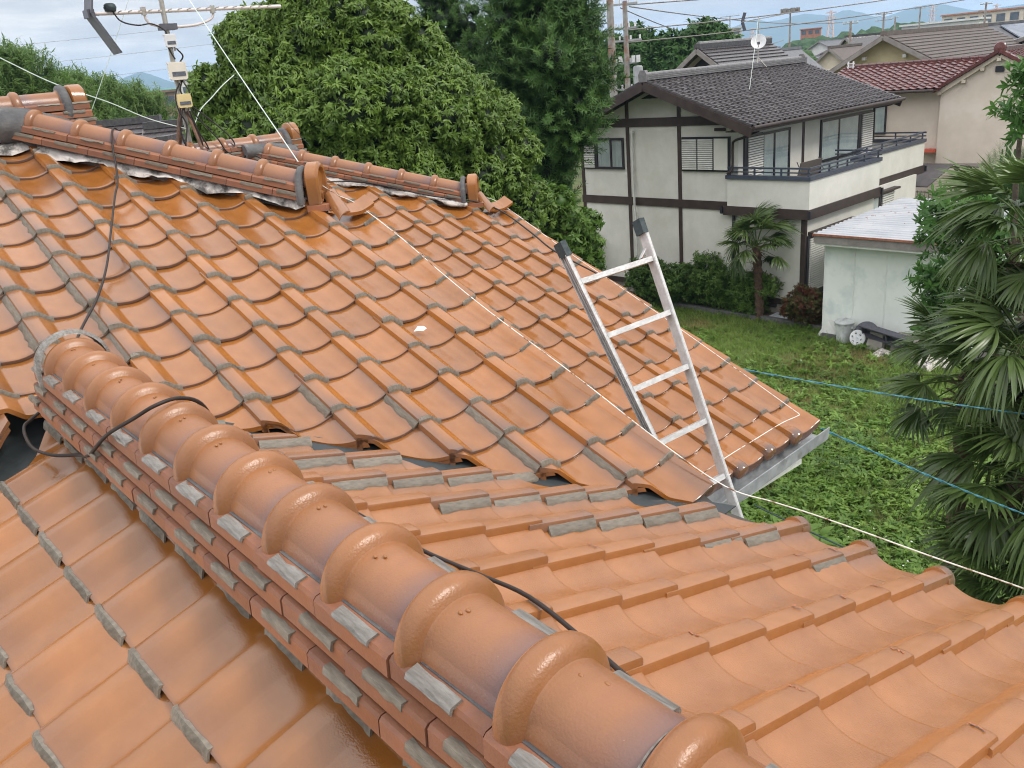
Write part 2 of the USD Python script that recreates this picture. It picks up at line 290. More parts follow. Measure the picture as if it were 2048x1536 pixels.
def long_bead(par, M, y0=-.0, y1=.225):
    """sealant run along the foot of a tile's roll"""
    k = 9; y = np.linspace(y0, y1, k); w = rng.normal(0, .002, (3, k))
    z = .07*(TL-y)-BASE
    top = np.stack([np.stack([np.full(k, -.021)+w[0], y, z+.017], 1), np.stack([np.full(k, -.010)+w[1], y, z+.031+w[2]*.5], 1), np.stack([np.full(k, .002), y, z+.043], 1)], 0)
    bot = top.copy(); bot[:, :, 2] -= .012
    put(par, 'sealant_bead', MB().strip(top, bot), M_['sealant'], 60, M=M)

def deck(poly, y0, y1, M, cuts):
    v, f = MB().prism(poly, y0, y1, M).mesh(); t = trimesh.Trimesh(v, f, process=True); t.fix_normals()
    m = manifold3d.Manifold(manifold3d.Mesh(np.asarray(t.vertices, np.float32), np.asarray(t.faces, np.uint32)))
    for p0, d in cuts: m = m.trim_by_plane(np.asarray(d, float).tolist(), float(np.dot(d, p0)))
    return m
house = thing('tiled_house', 'house roofed in glossy orange clay tiles with rounded ridges in the foreground', 'house')
slope1 = put(house, 'main_roof_slope', deck([(-5.4, -.075), (1.335, -.075), (1.335, -.035), (-5.4, -.035)], -1.9, 2.45, frame(A3(0, 0, Z0), a1, b1), [((0, 1.98, 0), unit((-1, -1, 0))), ((0, 2.05, 0), (0, -1, 0)), ((0, -.60, 0), unit((.8826, 1, 0)))]), M_['deck'], label='main orange tiled slope crossed by the black cable, left of the ladder')
valley_r = (A3(0, -.628, 0), unit((.8826, 1, 0))); valley_l = (A3(0, .447, 0), unit((-.9, 1, 0)))
hip_keep = (A3(0, 2.02, 0), unit((-1, -1, 0)))
heavyness = lambda c, r: (c <= -1 and r < 1) or (c == 0 and r >= 1) or (c == 1 and r >= 3) or (c == 2 and r >= 4) or (c == 3 and r >= 5) or (c == 4 and r >= 7)
for r in range(-10, 10):
    for c in range(-9, 5):
        o = o1(c, r); ctr = o+a1*.14+b1*.12
        if not in_view(ctr): continue
        pa, d = valley_r if ctr[0] > -.46 else valley_l
        cuts = [(pa+d*.05, d), hip_keep, (A3(0, 2.05, 0), A3(0, -1, 0))]
        if -.75 < ctr[0] < -.30: cuts = cuts[1:]+([(A3(0, -.12, 0), A3(0, 1, 0))])
        if r > 8: continue
        hv = heavyness(c, r)
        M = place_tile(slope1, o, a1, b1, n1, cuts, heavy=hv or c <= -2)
        if M is None: continue
        ed = (o+b1*.0-pa) @ d
        if ed < .06 or (o[0]+o[1] > 1.9): continue
        if (c, r) != (9, 9): dab(slope1, M, .001, .118)
        if c == 4: dab(slope1, M, .225, .298)
        if hv or c <= -2: long_bead(slope1, M)
# P2: the lower slope beyond
slope2 = put(house, 'lower_roof_slope', deck([(-1.9, -.075), (.275, -.075), (.275, -.035), (-1.9, -.035)], .02, 4.42, frame(o2(0, 0), a1, b1), [((0, 4.48, 0), unit((-1, -1, 0))), ((0, 2.82, 0), (0, -1, 0))]), M_['deck'], label='lower orange tiled slope behind the ladder')
hip2 = (A3(0, 4.52, 0), unit((-1, -1, 0)))
for r in range(0, 20):
    for c in range(0, 9):
        o = o2(c, r)
        if not in_view(o+a1*.14): continue
        u, v, z = pix(o+a1*.14+b1*.1)
        if o[0] < 1.36-.30 and o[1] < 2.3: continue
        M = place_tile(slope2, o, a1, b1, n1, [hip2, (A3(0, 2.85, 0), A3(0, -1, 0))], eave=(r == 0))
        if M is None or o[0]+o[1] > 4.4: continue
        if r > 0:
            dab(slope2, M, .001, .105)
            if c == 0: dab(slope2, M, .225, .298)
# P3: the near slope right of the ridge
slope3 = put(house, 'near_right_slope', MB().prism([(-4.6, -.075), (-.70, -.075), (-.70, -.035), (-4.6, -.035)], .0, 2.05, frame(o3(0, 0)*A3(1, 0, 1), a3, b3)), M_['deck'], label='near orange tiled slope right of the big rounded ridge')
for r in range(0, 9):
    for c in range(-7, 7):
        o = o3(c, r); ctr = o+a3*.14+b3*.12
        if not in_view(ctr, 260): continue
        pa, d = valley_r
        ed = (o+a3*.14-pa) @ -d
        if ed < -.2: continue
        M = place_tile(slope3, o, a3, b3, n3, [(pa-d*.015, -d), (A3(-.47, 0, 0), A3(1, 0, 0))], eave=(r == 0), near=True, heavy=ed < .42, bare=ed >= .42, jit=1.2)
        if M is None: continue
        if ed < .40 and r > 0: long_bead(slope3, M, 0, .21)
# P4: the near slope left of the ridge
slope4 = put(house, 'near_left_slope', MB().prism([(-.50, -.075), (4.2, -.075), (4.2, -.035), (-.50, -.035)], -1.2, .38, frame(o4(0, 0)*A3(1, 0, 1), a4, b4)), M_['deck'], label='near orange tiled slope left of the big rounded ridge')
for r in range(-1, 6):
    for c in range(-4, 13):
        o = o4(c, r); ctr = o+a4*.14+b4*.12
        if not in_view(ctr, 300): continue
        pa, d = valley_l
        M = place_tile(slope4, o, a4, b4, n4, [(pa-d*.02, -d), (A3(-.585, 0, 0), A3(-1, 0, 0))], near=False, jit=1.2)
        if M is None or (o-pa) @ d > .02: continue
        dab(slope4, M, .003, .125, -.007, .010)
# valley gutters of dark sheet metal
def valley_sheet(p, q, wl, wr):
    m = MB(); p = np.asarray(p, float); q = np.asarray(q, float)
    for e in (wl, wr):
        e = np.asarray(e, float); top = np.array([[p, p+e], [q, q+e]]); m.strip(top, top-A3(0, 0, .004))
    return m
vz = lambda x, y: min(Z0+SL*y, 9)
put(house, 'valley_gutter', valley_sheet((-.50, -.187, Z0-SL*.187-.03), (1.27, -1.75, Z0-SL*1.75-.03), (.12, 0, -.12*S3+.05), (0, .16, .16*SL-.03)), M_['metal_dark'])
put(house, 'valley_gutter', valley_sheet((-.55, -.05, 5.90), (-2.2, -1.53, 5.90-.60), (0, .34, .34*SL-.02), (0, -.16, .0)), M_['metal_dark'])

# ------------------------------------------------------------------ ridges
def barrel(R, Rb, d, ring_w, over=.055):
    """one half-round ridge tile along +y: ring from y=0 to ring_w, body beyond; open below"""
    r_ = R-Rb; w_ = ring_w; ys = [(-.002, Rb+.003), (0, Rb+r_*.35), (w_*.06, Rb+r_*.66), (w_*.20, Rb+r_*.92), (w_*.36, R), (w_*.56, R), (w_*.74, Rb+r_*.90), (w_*.88, Rb+r_*.62), (w_*.96, Rb+r_*.30), (w_*1.02, Rb+r_*.07), (w_*1.12, Rb), (w_*1.4, Rb), (d*.7, Rb-.001), (d-.01, Rb-.002), (d+over, Rb-.004)]
    ph = np.linspace(-.10, math.pi+.10, 25)
    top = np.array([np.stack([-r*np.cos(ph), np.full(25, y), r*np.sin(ph)], 1) for y, r in ys]); bot = np.array([np.stack([-(r-.013)*np.cos(ph), np.full(25, y), (r-.013)*np.sin(ph)], 1) for y, r in ys])
    return MB().strip(top, bot)
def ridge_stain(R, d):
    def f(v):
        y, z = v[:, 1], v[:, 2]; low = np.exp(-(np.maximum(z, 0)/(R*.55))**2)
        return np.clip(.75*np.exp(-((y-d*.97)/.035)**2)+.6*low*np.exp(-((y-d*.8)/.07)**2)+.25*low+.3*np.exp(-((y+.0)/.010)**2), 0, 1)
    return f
def noshi_mb(L, w_in, w_out, h, th=.020):
    """a flat ridge tile: runs along y, slopes outwards along +x, its face hanging at w_out"""
    P = [(w_in, .012), (w_out-.006, 0), (w_out, -.006), (w_out+.002, -h), (w_out-.012, -h), (w_out-.014, -.020), (w_in, -.008)]
    a = np.array([[(x, y, z) for x, z in P] for y in (0, L)]); k = len(P)
    f = [[i, (i+1) % k, k+(i+1) % k, k+i] for i in range(k)]; m = MB().add(a.reshape(-1, 3), f)
    m.add(a[0], [[0, j+1, j] for j in range(1, k-1)]); m.add(a[1], [[0, j, j+1] for j in range(1, k-1)]); return m
def noshi_stain(L):
    return lambda v: np.clip(.65*np.exp(-((v[:, 1]-L*.5)/(L*.20))**2)+.25*np.exp(-(v[:, 1]/.03)**2), 0, 1)
def ridge(par, p, d, n, R, Rb, pitch, layers, sides, ring_w=.048, first=0.0, drop0=.0, shiny=False, dabs=True, noshi_off=.01, lh=.046, grow=.017):
    """ridge from p (foot of the first tile, centre) along unit d: round tiles on layers of flat tiles"""
    d = unit(d); ax = unit(np.cross(d, (0, 0, 1))); up = np.cross(ax, d); L = n*pitch
    B = barrel(R, Rb, pitch, ring_w); BV = meshkit.arrays(B.mesh(), 35); st = ridge_stain(R, pitch)(BV[0])
    for i in range(n):
        M = frame(p+d*(pitch*i)+up*rng.normal(0, .0012)+ax*rng.normal(0, .002), unit(ax+d*rng.normal(0, .006)), d, up)
        m = raw(free(path_of(par), 'ridge_tile'), BV[0], BV[1], M_['ridge'], BV[2], {'stain_shade': st}); m.AddTransformOp().Set(Gf.Matrix4d(*M.T.ravel().tolist()))
    for s in sides:
        for k in range(layers):
            z = .004-k*lh; wo = R+noshi_off+grow*k; off = (0 if k % 2 == 0 else .5)*pitch
            j = -1
            while j*pitch+off < L-.001:
                y0 = max(j*pitch+off, -.10); y1 = min((j+1)*pitch+off, L+.03); j += 1
                if y1-y0 < .03: continue
                Ln = y1-y0-.003; msh = noshi_mb(Ln, .04, wo+rng.normal(0, .0012), lh*.80)
                M = frame(p+d*(y0 if s > 0 else y0+Ln)+up*z, ax*s, d*s, up)
                put(par, 'flat_ridge_tile', msh, M_['noshi'], False, M=M, attr=noshi_stain(Ln))
                if dabs:
                    w = pitch*.48; yc = y0+Ln*.5+rng.normal(0, .008); q = 6; yy = np.linspace(-w/2, w/2, q)
                    e = rng.normal(0, .0018, (3, q))
                    big = shiny and k == 0
                    x0 = wo-.012 if not big else wo-.020
                    top = np.stack([np.stack([np.full(q, x0)+e[0], yy, np.full(q, .003 if not big else .008)], 1), np.stack([np.full(q, wo+.0015)+e[1]*.5, yy, np.full(q, .0035)], 1), np.stack([np.full(q, wo+.0055), yy, np.full(q, -.010 if k else -.004)+e[2]], 1)])
                    bot = top.copy(); bot[:, :, 2] -= .006; bot[:, :, 0] -= .004
                    put(par, 'sealant_patch', MB().strip(top, bot), M_['shiny_sealant' if big else 'sealant'], 50, M=frame(p+d*yc+up*z, ax*s, d*s, up))
        # bedding behind the flat tiles
    put(par, 'ridge_bed', MB().box((-R*.8, -.08, -.05-layers*lh), (R*.8, L+.02, .01), frame(p, ax, d, up)), M_['cement'])
rg4 = holder(house, 'near_ridge', 'big rounded ridge in the foreground with rings and stepped flat tiles')
XR, ZR = -.53, 6.142
ridge(rg4, A3(XR, -.356+.026, ZR+.022), (0.001, -1, -.013), 14, .108, .082, .2416, 3, (1, -1), ring_w=.054, shiny=True, lh=.050, noshi_off=.006, grow=.016)
for i in range(14):
    y_ = -.330-.2416*i*1.0; zz = ZR+.022-.013*.2416*i
    for s in rng.uniform(-.22, .22)+A3(-.07, .07):
        t_ = math.pi/2+s+rng.normal(0, .03); put(rg4, 'wire_knob', MB().tm(trimesh.creation.icosphere(1, .0034)), M_['ridge'], True, M=frame(A3(XR-.0825*math.cos(t_), y_-.088+rng.normal(0, .010), zz+.0825*math.sin(t_)), A3(1, 0, 0), A3(0, 1.5, 0), A3(0, 0, .8)))
    if i in (3, 6, 9, 10, 11, 12):
        f0, f1 = ((-.05, 1.9), (.1, 1.2), (-.05, 1.5), (.0, 1.1), (-.05, 1.75), (-.05, 1.6))[(3, 6, 9, 10, 11, 12).index(i)]
        put(rg4, 'caulk_line', MB().tube([A3(XR-.0868*math.cos(t_), y_+.003, zz+.0868*math.sin(t_)) for t_ in np.linspace(f0, f1, 16)], np.linspace(.0035, .0012, 16), 5), M_['shiny_sealant'], 60)
# cement collar on the far end of the ridge
ph = np.linspace(-.35, math.pi+.1, 20)
c_ = np.array([np.stack([XR-r*np.cos(ph), np.full(20, y)+rng.normal(0, .002, 20), ZR+.03+r*np.sin(ph)*(1)+np.where(ph < 0, ph*.30, 0)], 1) for r, y in ((.112, -.345), (.125, -.335), (.124, -.300), (.108, -.295))])
put(rg4, 'cement_collar', MB().strip(c_, c_*.999+A3(XR, -.3, ZR)*.001), M_['shiny_sealant'], 50)
def end_plate(par, o, out, h=.215, w=.185, dp=.075, mt='tile', label=None):
    """arched end tile standing across a ridge, facing out"""
    out = unit(A3(out[0], out[1], 0)); ax = unit(np.cross(out, (0, 0, 1))); k = 14; r = w/2
    arch = lambda rr, z0, hh: [(-rr, z0)]+[(-rr*math.cos(t), hh-rr*.9+rr*.9*math.sin(t)) for t in np.linspace(0, math.pi, k)]+[(rr, z0)]
    m = MB(); O = arch(r, 0, h); A = np.array([[(x, y, z) for x, z in arch(r-i, 0 if i < .02 else .0, h-i)] for y, i in ((-dp*.5, .010), (-dp*.5+.008, 0), (dp*.5-.010, 0), (dp*.5, .012), (dp*.5, .030), (dp*.5-.018, .036), (dp*.5-.020, .075))])
    m.strip(A, A*A3(.2, 1, .2)+A3(0, 0, h*.3)*0+A3(0, -.002, .02))
    Mx = frame(o, ax, out, A3(0, 0, 1)); put(par, 'ridge_end_tile', m, M_[mt], 40, M=Mx, attr=lambda v: .5*np.exp(-(v[:, 2]/.04)**2), label=label)
    put(par, 'end_tile_foot', MB().box((-w*.62, -dp*.5, -.035), (w*.62, dp*.5+.035, -.002), Mx), M_['noshi'])
    return Mx
def crust(par, p, q, ax, h, bulge, name='plaster_bed', mt='plaster', n=40, fz=None):
    """lumpy mortar between the flat tiles and the roof surface"""
    t = np.linspace(0, 1, n)[:, None]; P = np.asarray(p)+(np.asarray(q)-np.asarray(p))*t; rows = []
    hh = h*(1+.35*np.sin(t*n*.55)+rng.normal(0, .06, (n, 1)))
    for u_, b_ in ((0, 0), (.3, .55), (.65, .95), (1, 1.25)): rows.append(P-A3(0, 0, 1)*hh*u_+np.asarray(ax)*bulge*b_+rng.normal(0, .004, (n, 3)))
    top = np.array(rows); put(par, name, MB().strip(top, top-np.asarray(ax)*.05), M_[mt], 60)
# hip ridge R1
d1 = unit((1, -1, -.42)); s1 = unit((-1, -1, 0))
rg1 = holder(house, 'upper_hip_ridge', 'hip ridge of round orange tiles crossed by the hanging black cable')
ridge(rg1, A3(.05, 1.97, 6.97+.2*.42-.088), d1, 6, .088, .070, .2585, 2, (1, -1), lh=.044, noshi_off=.008, grow=.020)
end_plate(rg1, A3(1.155, .865, 6.415), (1, -1, 0), h=.225, w=.19, label='arched orange end tile of the upper hip ridge, with a slot in its face')
put(rg1, 'cement_band', MB().tube([A3(1.105, .915, 6.44)+A3(.062*math.cos(t)*1.25, .062*math.cos(t)*1.25, .165*math.sin(t)) for t in np.linspace(-.1, math.pi+.1, 14)], .022, 7), M_['cement'], 60)
crust(rg1, (.03, 1.88, 6.862), (1.06, .86, 6.452), s1, .045, .035)
# horizontal ridge R0
rg0 = holder(house, 'top_ridge', 'short top ridge of orange tiles at the left picture edge')
ridge(rg0, A3(.29, 2.10, 7.06), (-1, 0, 0), 9, .088, .070, .245, 4, (1, -1), lh=.046, noshi_off=.012, grow=.016)
end_plate(rg0, A3(.345, 2.10, 6.93), (1, 0, 0), h=.235, w=.20, dp=.085, label='arched orange end tile of the top ridge')
put(rg0, 'cement_band', MB().tube([A3(.272, 2.10-.10*math.cos(t), 7.03+.115*math.sin(t)) for t in np.linspace(-.6, math.pi+.6, 14)], .026, 7), M_['cement'], 60)
crust(rg0, (-2.0, 1.95, 6.885), (0.0, 1.95, 6.885), (0, -1, 0), .045, .03)
# cement saddle where the hip meets the top ridge
th = np.linspace(0, 1, 12); g = []
for i, u_ in enumerate(np.linspace(0, 1, 9)):
    g.append([(-.13+.46*t+rng.normal(0, .003), 1.955-.06*math.sin(math.pi*u_)+.03*t*t, 7.075-.20*u_-.065*t-.05*t*t*(1-u_)+.012*math.sin(5*t)) for t in th])
g = np.array(g); put(rg0, 'cement_saddle', MB().strip(g, g+A3(0, .10, -.01)), M_['cement'], 60)
# second roof: R3 and R2
d2 = unit((1, -1, -.385))
rg2 = holder(house, 'lower_hip_ridge', 'hip ridge of round orange tiles beyond the upper one, ending above the lower slope')
ridge(rg2, A3(1.765, 2.735, 6.61+.175*.385-.080), d2, 6, .080, .064, .256, 2, (1, -1), lh=.036, noshi_off=.006, grow=.016)
end_plate(rg2, A3(2.865, 1.635, 6.115), (1, -1, 0), h=.205, w=.175, label='arched orange end tile of the lower hip ridge')
put(rg2, 'cement_band', MB().tube([A3(2.815, 1.685, 6.14)+A3(.058*math.cos(t)*1.2, .058*math.cos(t)*1.2, .150*math.sin(t)) for t in np.linspace(-.1, math.pi+.1, 14)], .020, 7), M_['cement'], 60)
crust(rg2, (1.72, 2.66, 6.515), (2.77, 1.61, 6.135), s1, .04, .03)
rg3 = holder(house, 'lower_top_ridge', 'short orange ridge behind the antenna mast')
ridge(rg3, A3(2.00, 2.86, 6.665), (-1, 0, 0), 5, .080, .064, .245, 3, (1, -1), lh=.040, noshi_off=.010, grow=.014)
end_plate(rg3, A3(2.06, 2.86, 6.57), (1, 0, 0), h=.225, w=.185, dp=.08, label='arched orange end tile right of the antenna mast')
put(rg3, 'cement_band', MB().tube([A3(1.985, 2.86-.09*math.cos(t), 6.64+.10*math.sin(t)) for t in np.linspace(-.6, math.pi+.6, 14)], .026, 7), M_['cement'], 60)
g2 = np.array([[(1.60+.42*t, 2.735-.05*math.sin(math.pi*u_), 6.68-.12*u_-.05*t*t) for t in th] for u_ in np.linspace(0, 1, 7)]); put(rg3, 'cement_saddle', MB().strip(g2, g2+A3(0, .10, -.01)), M_['cement'], 60)
# small saddle tiles below the hip ends and verge boards
def saddle_tile(par, o, a, b, r=.075, L=.26):
    ph = np.linspace(0, math.pi, 13); r = r*.8; t = np.array([np.stack([-r*np.cos(ph), np.full(13, y), .8*r*np.sin(ph)+z], 1) for y, z in ((0, 0), (.006, .004), (L*.5, .012), (L, .03))]); bt = t*A3(.85, 1, .8)
    put(par, 'saddle_tile', MB().strip(t, bt), M_['tile'], 35, M=frame(o, a, b), attr=lambda v: .3+0*v[:, 0])
saddle_tile(slope1, A3(1.19, .66, 6.335), unit((.8, .3, .1)), unit((.2, 1, .38)), .07, .24)
saddle_tile(slope2, A3(2.87, 1.44, 6.05), unit((.8, .3, .1)), unit((.2, 1, .38)), .06, .22)
def flared(par, o, a, b):
    x = np.linspace(0, .21, 9); t = np.array([np.stack([x, np.full(9, y), .022*np.cos((x-.105)/.105*1.5)*-1+.22*np.maximum(x-.14, 0)], 1) for y in (0, .05, .12)])
    put(par, 'flared_tile', MB().strip(t, t-A3(0, 0, .02)), M_['tile'], 40, M=frame(o, a, b), attr=lambda v: 0*v[:, 0])
flared(slope1, A3(1.16, .66, 6.375), unit((1, -.12, .02)), unit((.12, 1, .35)))
flared(slope2, A3(2.84, 1.43, 6.075), unit((1, -.12, .02)), unit((.12, 1, .35)))
# verge boards, gable walls, eaves, walls below
put(house, 'verge_board', MB().box((1.30, -1.72, -.20), (1.33, .80, -.045), frame(A3(0, 0, Z0), a1, b1, n1)), M_['white_paint'])
put(house, 'verge_board', MB().box((.20, .02, -.20), (.235, 2.95, -.045), frame(o2(0, 0), a1, b1, n1)), M_['white_paint'])
put(house, 'eave_fascia', MB().box((1.33, -1.03, 4.70), (2.98, -1.00, 4.87)), M_['white_paint'])
put(house, 'eave_soffit', MB().box((1.33, -1.08, 4.66), (3.02, -.20, 4.69)), M_['white_paint'])
wl = MB(); wl.box((-6, -.9, 0), (1.0, 7, 5.30)); put(house, 'wall', wl, M_['white_paint'])
put(house, 'wall', MB().box((1.0, -.45, 0), (2.55, 7.2, 4.66)), M_['white_paint'])
put(house, 'wall', MB().box((-2.1, -9, 0), (.95, -.9, 4.95)), M_['white_paint'])
def gutter_mb(p, q, w=.11, h=.075):
    d = unit(np.asarray(q)-p); ax = unit(np.cross(d, (0, 0, 1))); sec = [(-w/2, 0), (-w/2+.006, -h), (w/2-.006, -h), (w/2, 0)]; L = np.linalg.norm(np.asarray(q)-p)
    t = np.array([[(x, y, z) for x, z in sec] for y in (0, L)]); o = t*A3(1.05, 1, 1)+A3(0, 0, -.004); return MB().strip(t, o)
gp, gq = A3(1.62, -1.215, 4.885), A3(3.14, -1.125, 4.885)
gm = gutter_mb(gp, gq); gd = unit(gq-gp); Mg = frame(gp, unit(np.cross(gd, (0, 0, 1))), gd)
gut = put(house, 'eave_gutter', gm, M_['gutter_in'], M=Mg); put(gut, 'gutter_front', MB().box((-.066, 0, -.08), (-.0605, 1.52, .004), Mg).box((.0605, 0, -.08), (.066, 1.52, .004), Mg), M_['gutter'])
put(gut, 'gutter_rim', MB().tube([gp+A3(0, -.062, .004), gq+A3(0.004, -.062, .004), gq+A3(.004, .05, .004)], .007, 6), M_['gutter'], 60)
put(gut, 'gutter_end', MB().box((-.06, 1.515, -.08), (.06, 1.521, .002), Mg), M_['gutter'])

chipc = np.random.default_rng(17)
M_['chip'] = mat('flaked_glaze', (.40, .13, .06), (.50, .20, .11), 60.0, .85, bump=.6, bscale=120)
for c, r in ((1, 2), (2, 2), (2, 3), (3, 4), (3, 3), (1, 1), (4, 5), (0, 0), (2, 6), (3, 6), (0, 5), (2, 4)):
    o = o3(c, r); k = 9; t = np.sort(chipc.uniform(.018, .058, k)); y = .012+chipc.uniform(.0, .014, k); v = []
    for q in range(k): z = prof_z(t[q])+.07*(TL-y[q])-BASE+.0008; v += [(t[q], y[q], z), (t[q]+.002, y[q]+chipc.uniform(.004, .010), z+.0006)]
    M = frame(o, a3, b3); put(slope3, 'glaze_chip', MB().add(np.array(v), [[2*q, 2*q+1, 2*q+3, 2*q+2] for q in range(k-1)]), M_['chip'], M=M)
# ------------------------------------------------------------------ ladder, wires, antenna mast
lad = thing('ladder', 'aluminium ladder with dark green rubber feet upwards, leaning on the orange roof eave', 'ladder')
LP, LD, LW = A3(1.85, -.73, 6.05), A3(-.0, .128, .2552), A3(.482, -.04, .02)
def rail(i, s): return LP-LD*i+LW*s*.5*max(1-.1*i, .42)
ln = unit(np.cross(LW, LD))
for s in (-1, 1):
    m = MB()
    for p, q in ((-.50, 5.8), (5.8, 12.5), (12.5, 23.6)):
        P, Q = rail(p, s), rail(q, s); d = unit(Q-P); ax = unit(np.cross(d, ln))
        for w_, h_, ox in ((.005, .052, 0), (.020, .006, .023), (.020, .006, -.023), (.010, .004, .008), (.010, .004, -.008)):
            m.beam(P+ln*ox-ax*s*(.0 if w_ < .01 else .009)*(1 if s else 1), Q+ln*ox-ax*s*(.0 if w_ < .01 else .009), w_, h_, ln)
    put(lad, 'rail', m, M_['alu'])
    P, Q = rail(-.74, s), rail(-.47, s)
    r_ = MB().beam(P, Q, .034, .060, ln); b = rail(-.60, s); put(lad, 'rubber_foot', r_, M_['rubber'])
    put(lad, 'foot_bolt', MB().tube([b-ln*.034, b-ln*.029], .008, 8), M_['alu'])
for i in range(0, 20):
    P, Q = rail(i, -1), rail(i, 1); m = MB().beam(P, Q, .040, .008, ln)
    m.beam(P-ln*.019+A3(0, 0, -.012), Q-ln*.019+A3(0, 0, -.012), .004, .022, ln); m.beam(P+ln*.019+A3(0, 0, -.012), Q+ln*.019+A3(0, 0, -.012), .004, .022, ln)
    up = unit(LD); m = MB().beam(P, Q, .038, .026, up); put(lad, 'rung', m, M_['alu'])
    for s in (-1, 1): put(lad, 'rivet', MB().tube([rail(i, s)-ln*.030+unit(LW)*s*.004, rail(i, s)-ln*.036+unit(LW)*s*.004], .007, 8), M_['alu'])
b0 = rail(-.25, 1); put(lad, 'folding_stay', MB().beam(rail(-.20, 1)-unit(LW)*.02, rail(0, 1)-unit(LW)*.075+A3(0, 0, .02), .004, .022, ln), M_['alu'], label='small folding stay with a worn orange sticker')
put(lad, 'sticker', MB().beam(rail(-.12, 1)-unit(LW)*.040-ln*.003, rail(-.06, 1)-unit(LW)*.058-ln*.003, .006, .020, ln), M_['clay'])

def line(name, pts, r, m, label, cat='cable', k=6, group=None, sm=6):
    return put(None, name, MB().tube(catmull(pts, sm), r, k), m, 60, label=label, cat=cat, group=group)
line('black_cable', [(.52, 1.90, 6.78), (.46, 1.77, 6.86), (.405, 1.68, 6.905), (.375, 1.635, 6.905), (.34, 1.575, 6.86), (.315, 1.52, 6.78), (.29, 1.45, 6.71), (.24, 1.32, 6.64), (.17, 1.18, 6.585), (.02, .86, 6.45), (-.11, .58, 6.34), (-.23, .38, 6.25), (-.37, .18, 6.175), (-.47, 0.0, 6.12), (-.56, -.10, 6.02), (-.69, -.24, 6.0), (-.74, -.33, 6.0), (-.745, -.42, 5.955), (-.71, -.53, 5.945), (-.66, -.66, 5.965), (-.675, -.90, 6.04), (-.66, -1.12, 6.16), (-.615, -1.27, 6.235), (-.57, -1.32, 6.268), (-.50, -1.30, 6.262), (-.42, -1.22, 6.20), (-.355, -1.12, 6.08), (-.30, -1.06, 5.98), (-.24, -1.10, 5.91), (-.205, -1.35, 5.895), (-.19, -1.65, 5.885), (-.18, -1.89, 5.88), (-.15, -2.08, 5.875), (-.13, -2.25, 5.875), (-.17, -2.48, 5.885), (-.23, -2.70, 5.91), (-.30, -2.95, 5.93), (-.36, -3.3, 5.95)], .0058, M_['brown_cable'], 'black cable looping down the main slope and over the big rounded ridge', sm=5)
line('black_cable', [(1.60, 2.55, 6.60), (1.75, 2.36, 6.46), (1.92, 2.23, 6.38), (2.22, 2.12, 6.335), (2.55, 1.77, 6.20), (2.80, 1.58, 6.13), (2.91, 1.38, 6.045), (2.905, 1.06, 5.91), (2.89, .81, 5.80), (2.95, .45, 5.66)], .0058, M_['black'], 'black cable lying along the far lower hip ridge')
line('white_wire', [(1.20, .88, 6.50), (1.25, .80, 6.44), (1.315, .73, 6.385), (1.325, .34, 6.225), (1.30, -.02, 6.085), (1.295, -.41, 5.925), (1.32, -.95, 5.702), (1.33, -1.42, 5.505), (1.36, -1.72, 5.385), (1.42, -1.9, 5.352), (1.44, -2.05, 5.345), (1.44, -2.25, 5.345), (1.445, -2.5, 5.338), (1.45, -2.75, 5.335), (1.45, -3.1, 5.33)], .0026, M_['wire'], 'taut white wire running down the near verge and across the eave tiles', 'wire')
line('white_wire', [(2.89, 1.60, 6.14), (3.0, 1.5, 6.085), (2.985, .8, 5.79), (2.98, .2, 5.55), (2.965, -.5, 5.26), (2.96, -1.02, 5.035), (2.945, -1.095, 5.012), (2.90, -1.11, 5.015), (2.73, -1.115, 5.03), (2.45, -1.125, 5.03), (2.19, -1.135, 5.03), (1.9, -1.15, 5.02), (1.7, -1.16, 5.0)], .0026, M_['wire'], 'white wire along the far lower verge, bent across the eave tiles behind the ladder', 'wire')
put(None, 'paper_scrap', MB().tm(trimesh.convex.convex_hull(np.array([(-.035, 0, 0), (.03, .012, .004), (.034, -.008, .002), (0, .018, .009), (-.02, -.012, .006), (.01, -.016, 0)]) @ frame((0, 0, 0), a1, b1)[:3, :3].T+A3(.93, -.33, 5.921))), M_['white_paint'], label='small white chip lying on a tile of the main slope', cat='chip')

M_['mast'] = mat('galvanised_pipe', (.33, .31, .27), (.45, .43, .40), 20.0, .5, metal=.4, extra=((.20, .10, .05), 9.0, .55, .7))
M_['pink_tube'] = mat('aged_white_pipe', (.55, .49, .47), (.66, .60, .57), 12.0, .5)
M_['box_white'] = mat('white_plastic', (.62, .62, .62), (.70, .70, .70), 10.0, .45)
M_['box_cream'] = mat('cream_plastic', (.60, .55, .46), (.66, .61, .53), 10.0, .5)
M_['box_yellow'] = mat('yellowed_plastic', (.55, .44, .20), (.62, .51, .27), 10.0, .5)
M_['label'] = mat('dark_label', (.05, .055, .07), (.16, .17, .20), 60.0, .3, stretch=(1, 1, 6))
M_['grey_plastic'] = mat('grey_plastic', (.07, .07, .085), (.10, .10, .12), 20.0, .5)
M_['rust'] = mat('rusty_iron', (.10, .055, .035), (.19, .10, .06), 30.0, .75, bump=.3)
ant = thing('antenna_mast', 'television antenna on a pole with booster boxes, standing behind the hip ridge', 'antenna', (1.25, 2.85, 6.60))
put(ant, 'pole', MB().tube([(0, 0, .05), (.0, 0, .7), (.02, 0, 1.9)], .017, 10), M_['mast'], 60)
for a in (.3, 1.9, 3.4, 5.0):
    put(ant, 'stand_leg', MB().tube([(0, 0, .42), (.05*math.cos(a), .05*math.sin(a), .30), (.17*math.cos(a), .17*math.sin(a), -.06)], .011, 6), M_['rust'], 60)
put(ant, 'boom', MB().tube([(-.45, 0, 1.01), (.90, 0, 1.03)], .012, 8), M_['pink_tube'], 60)
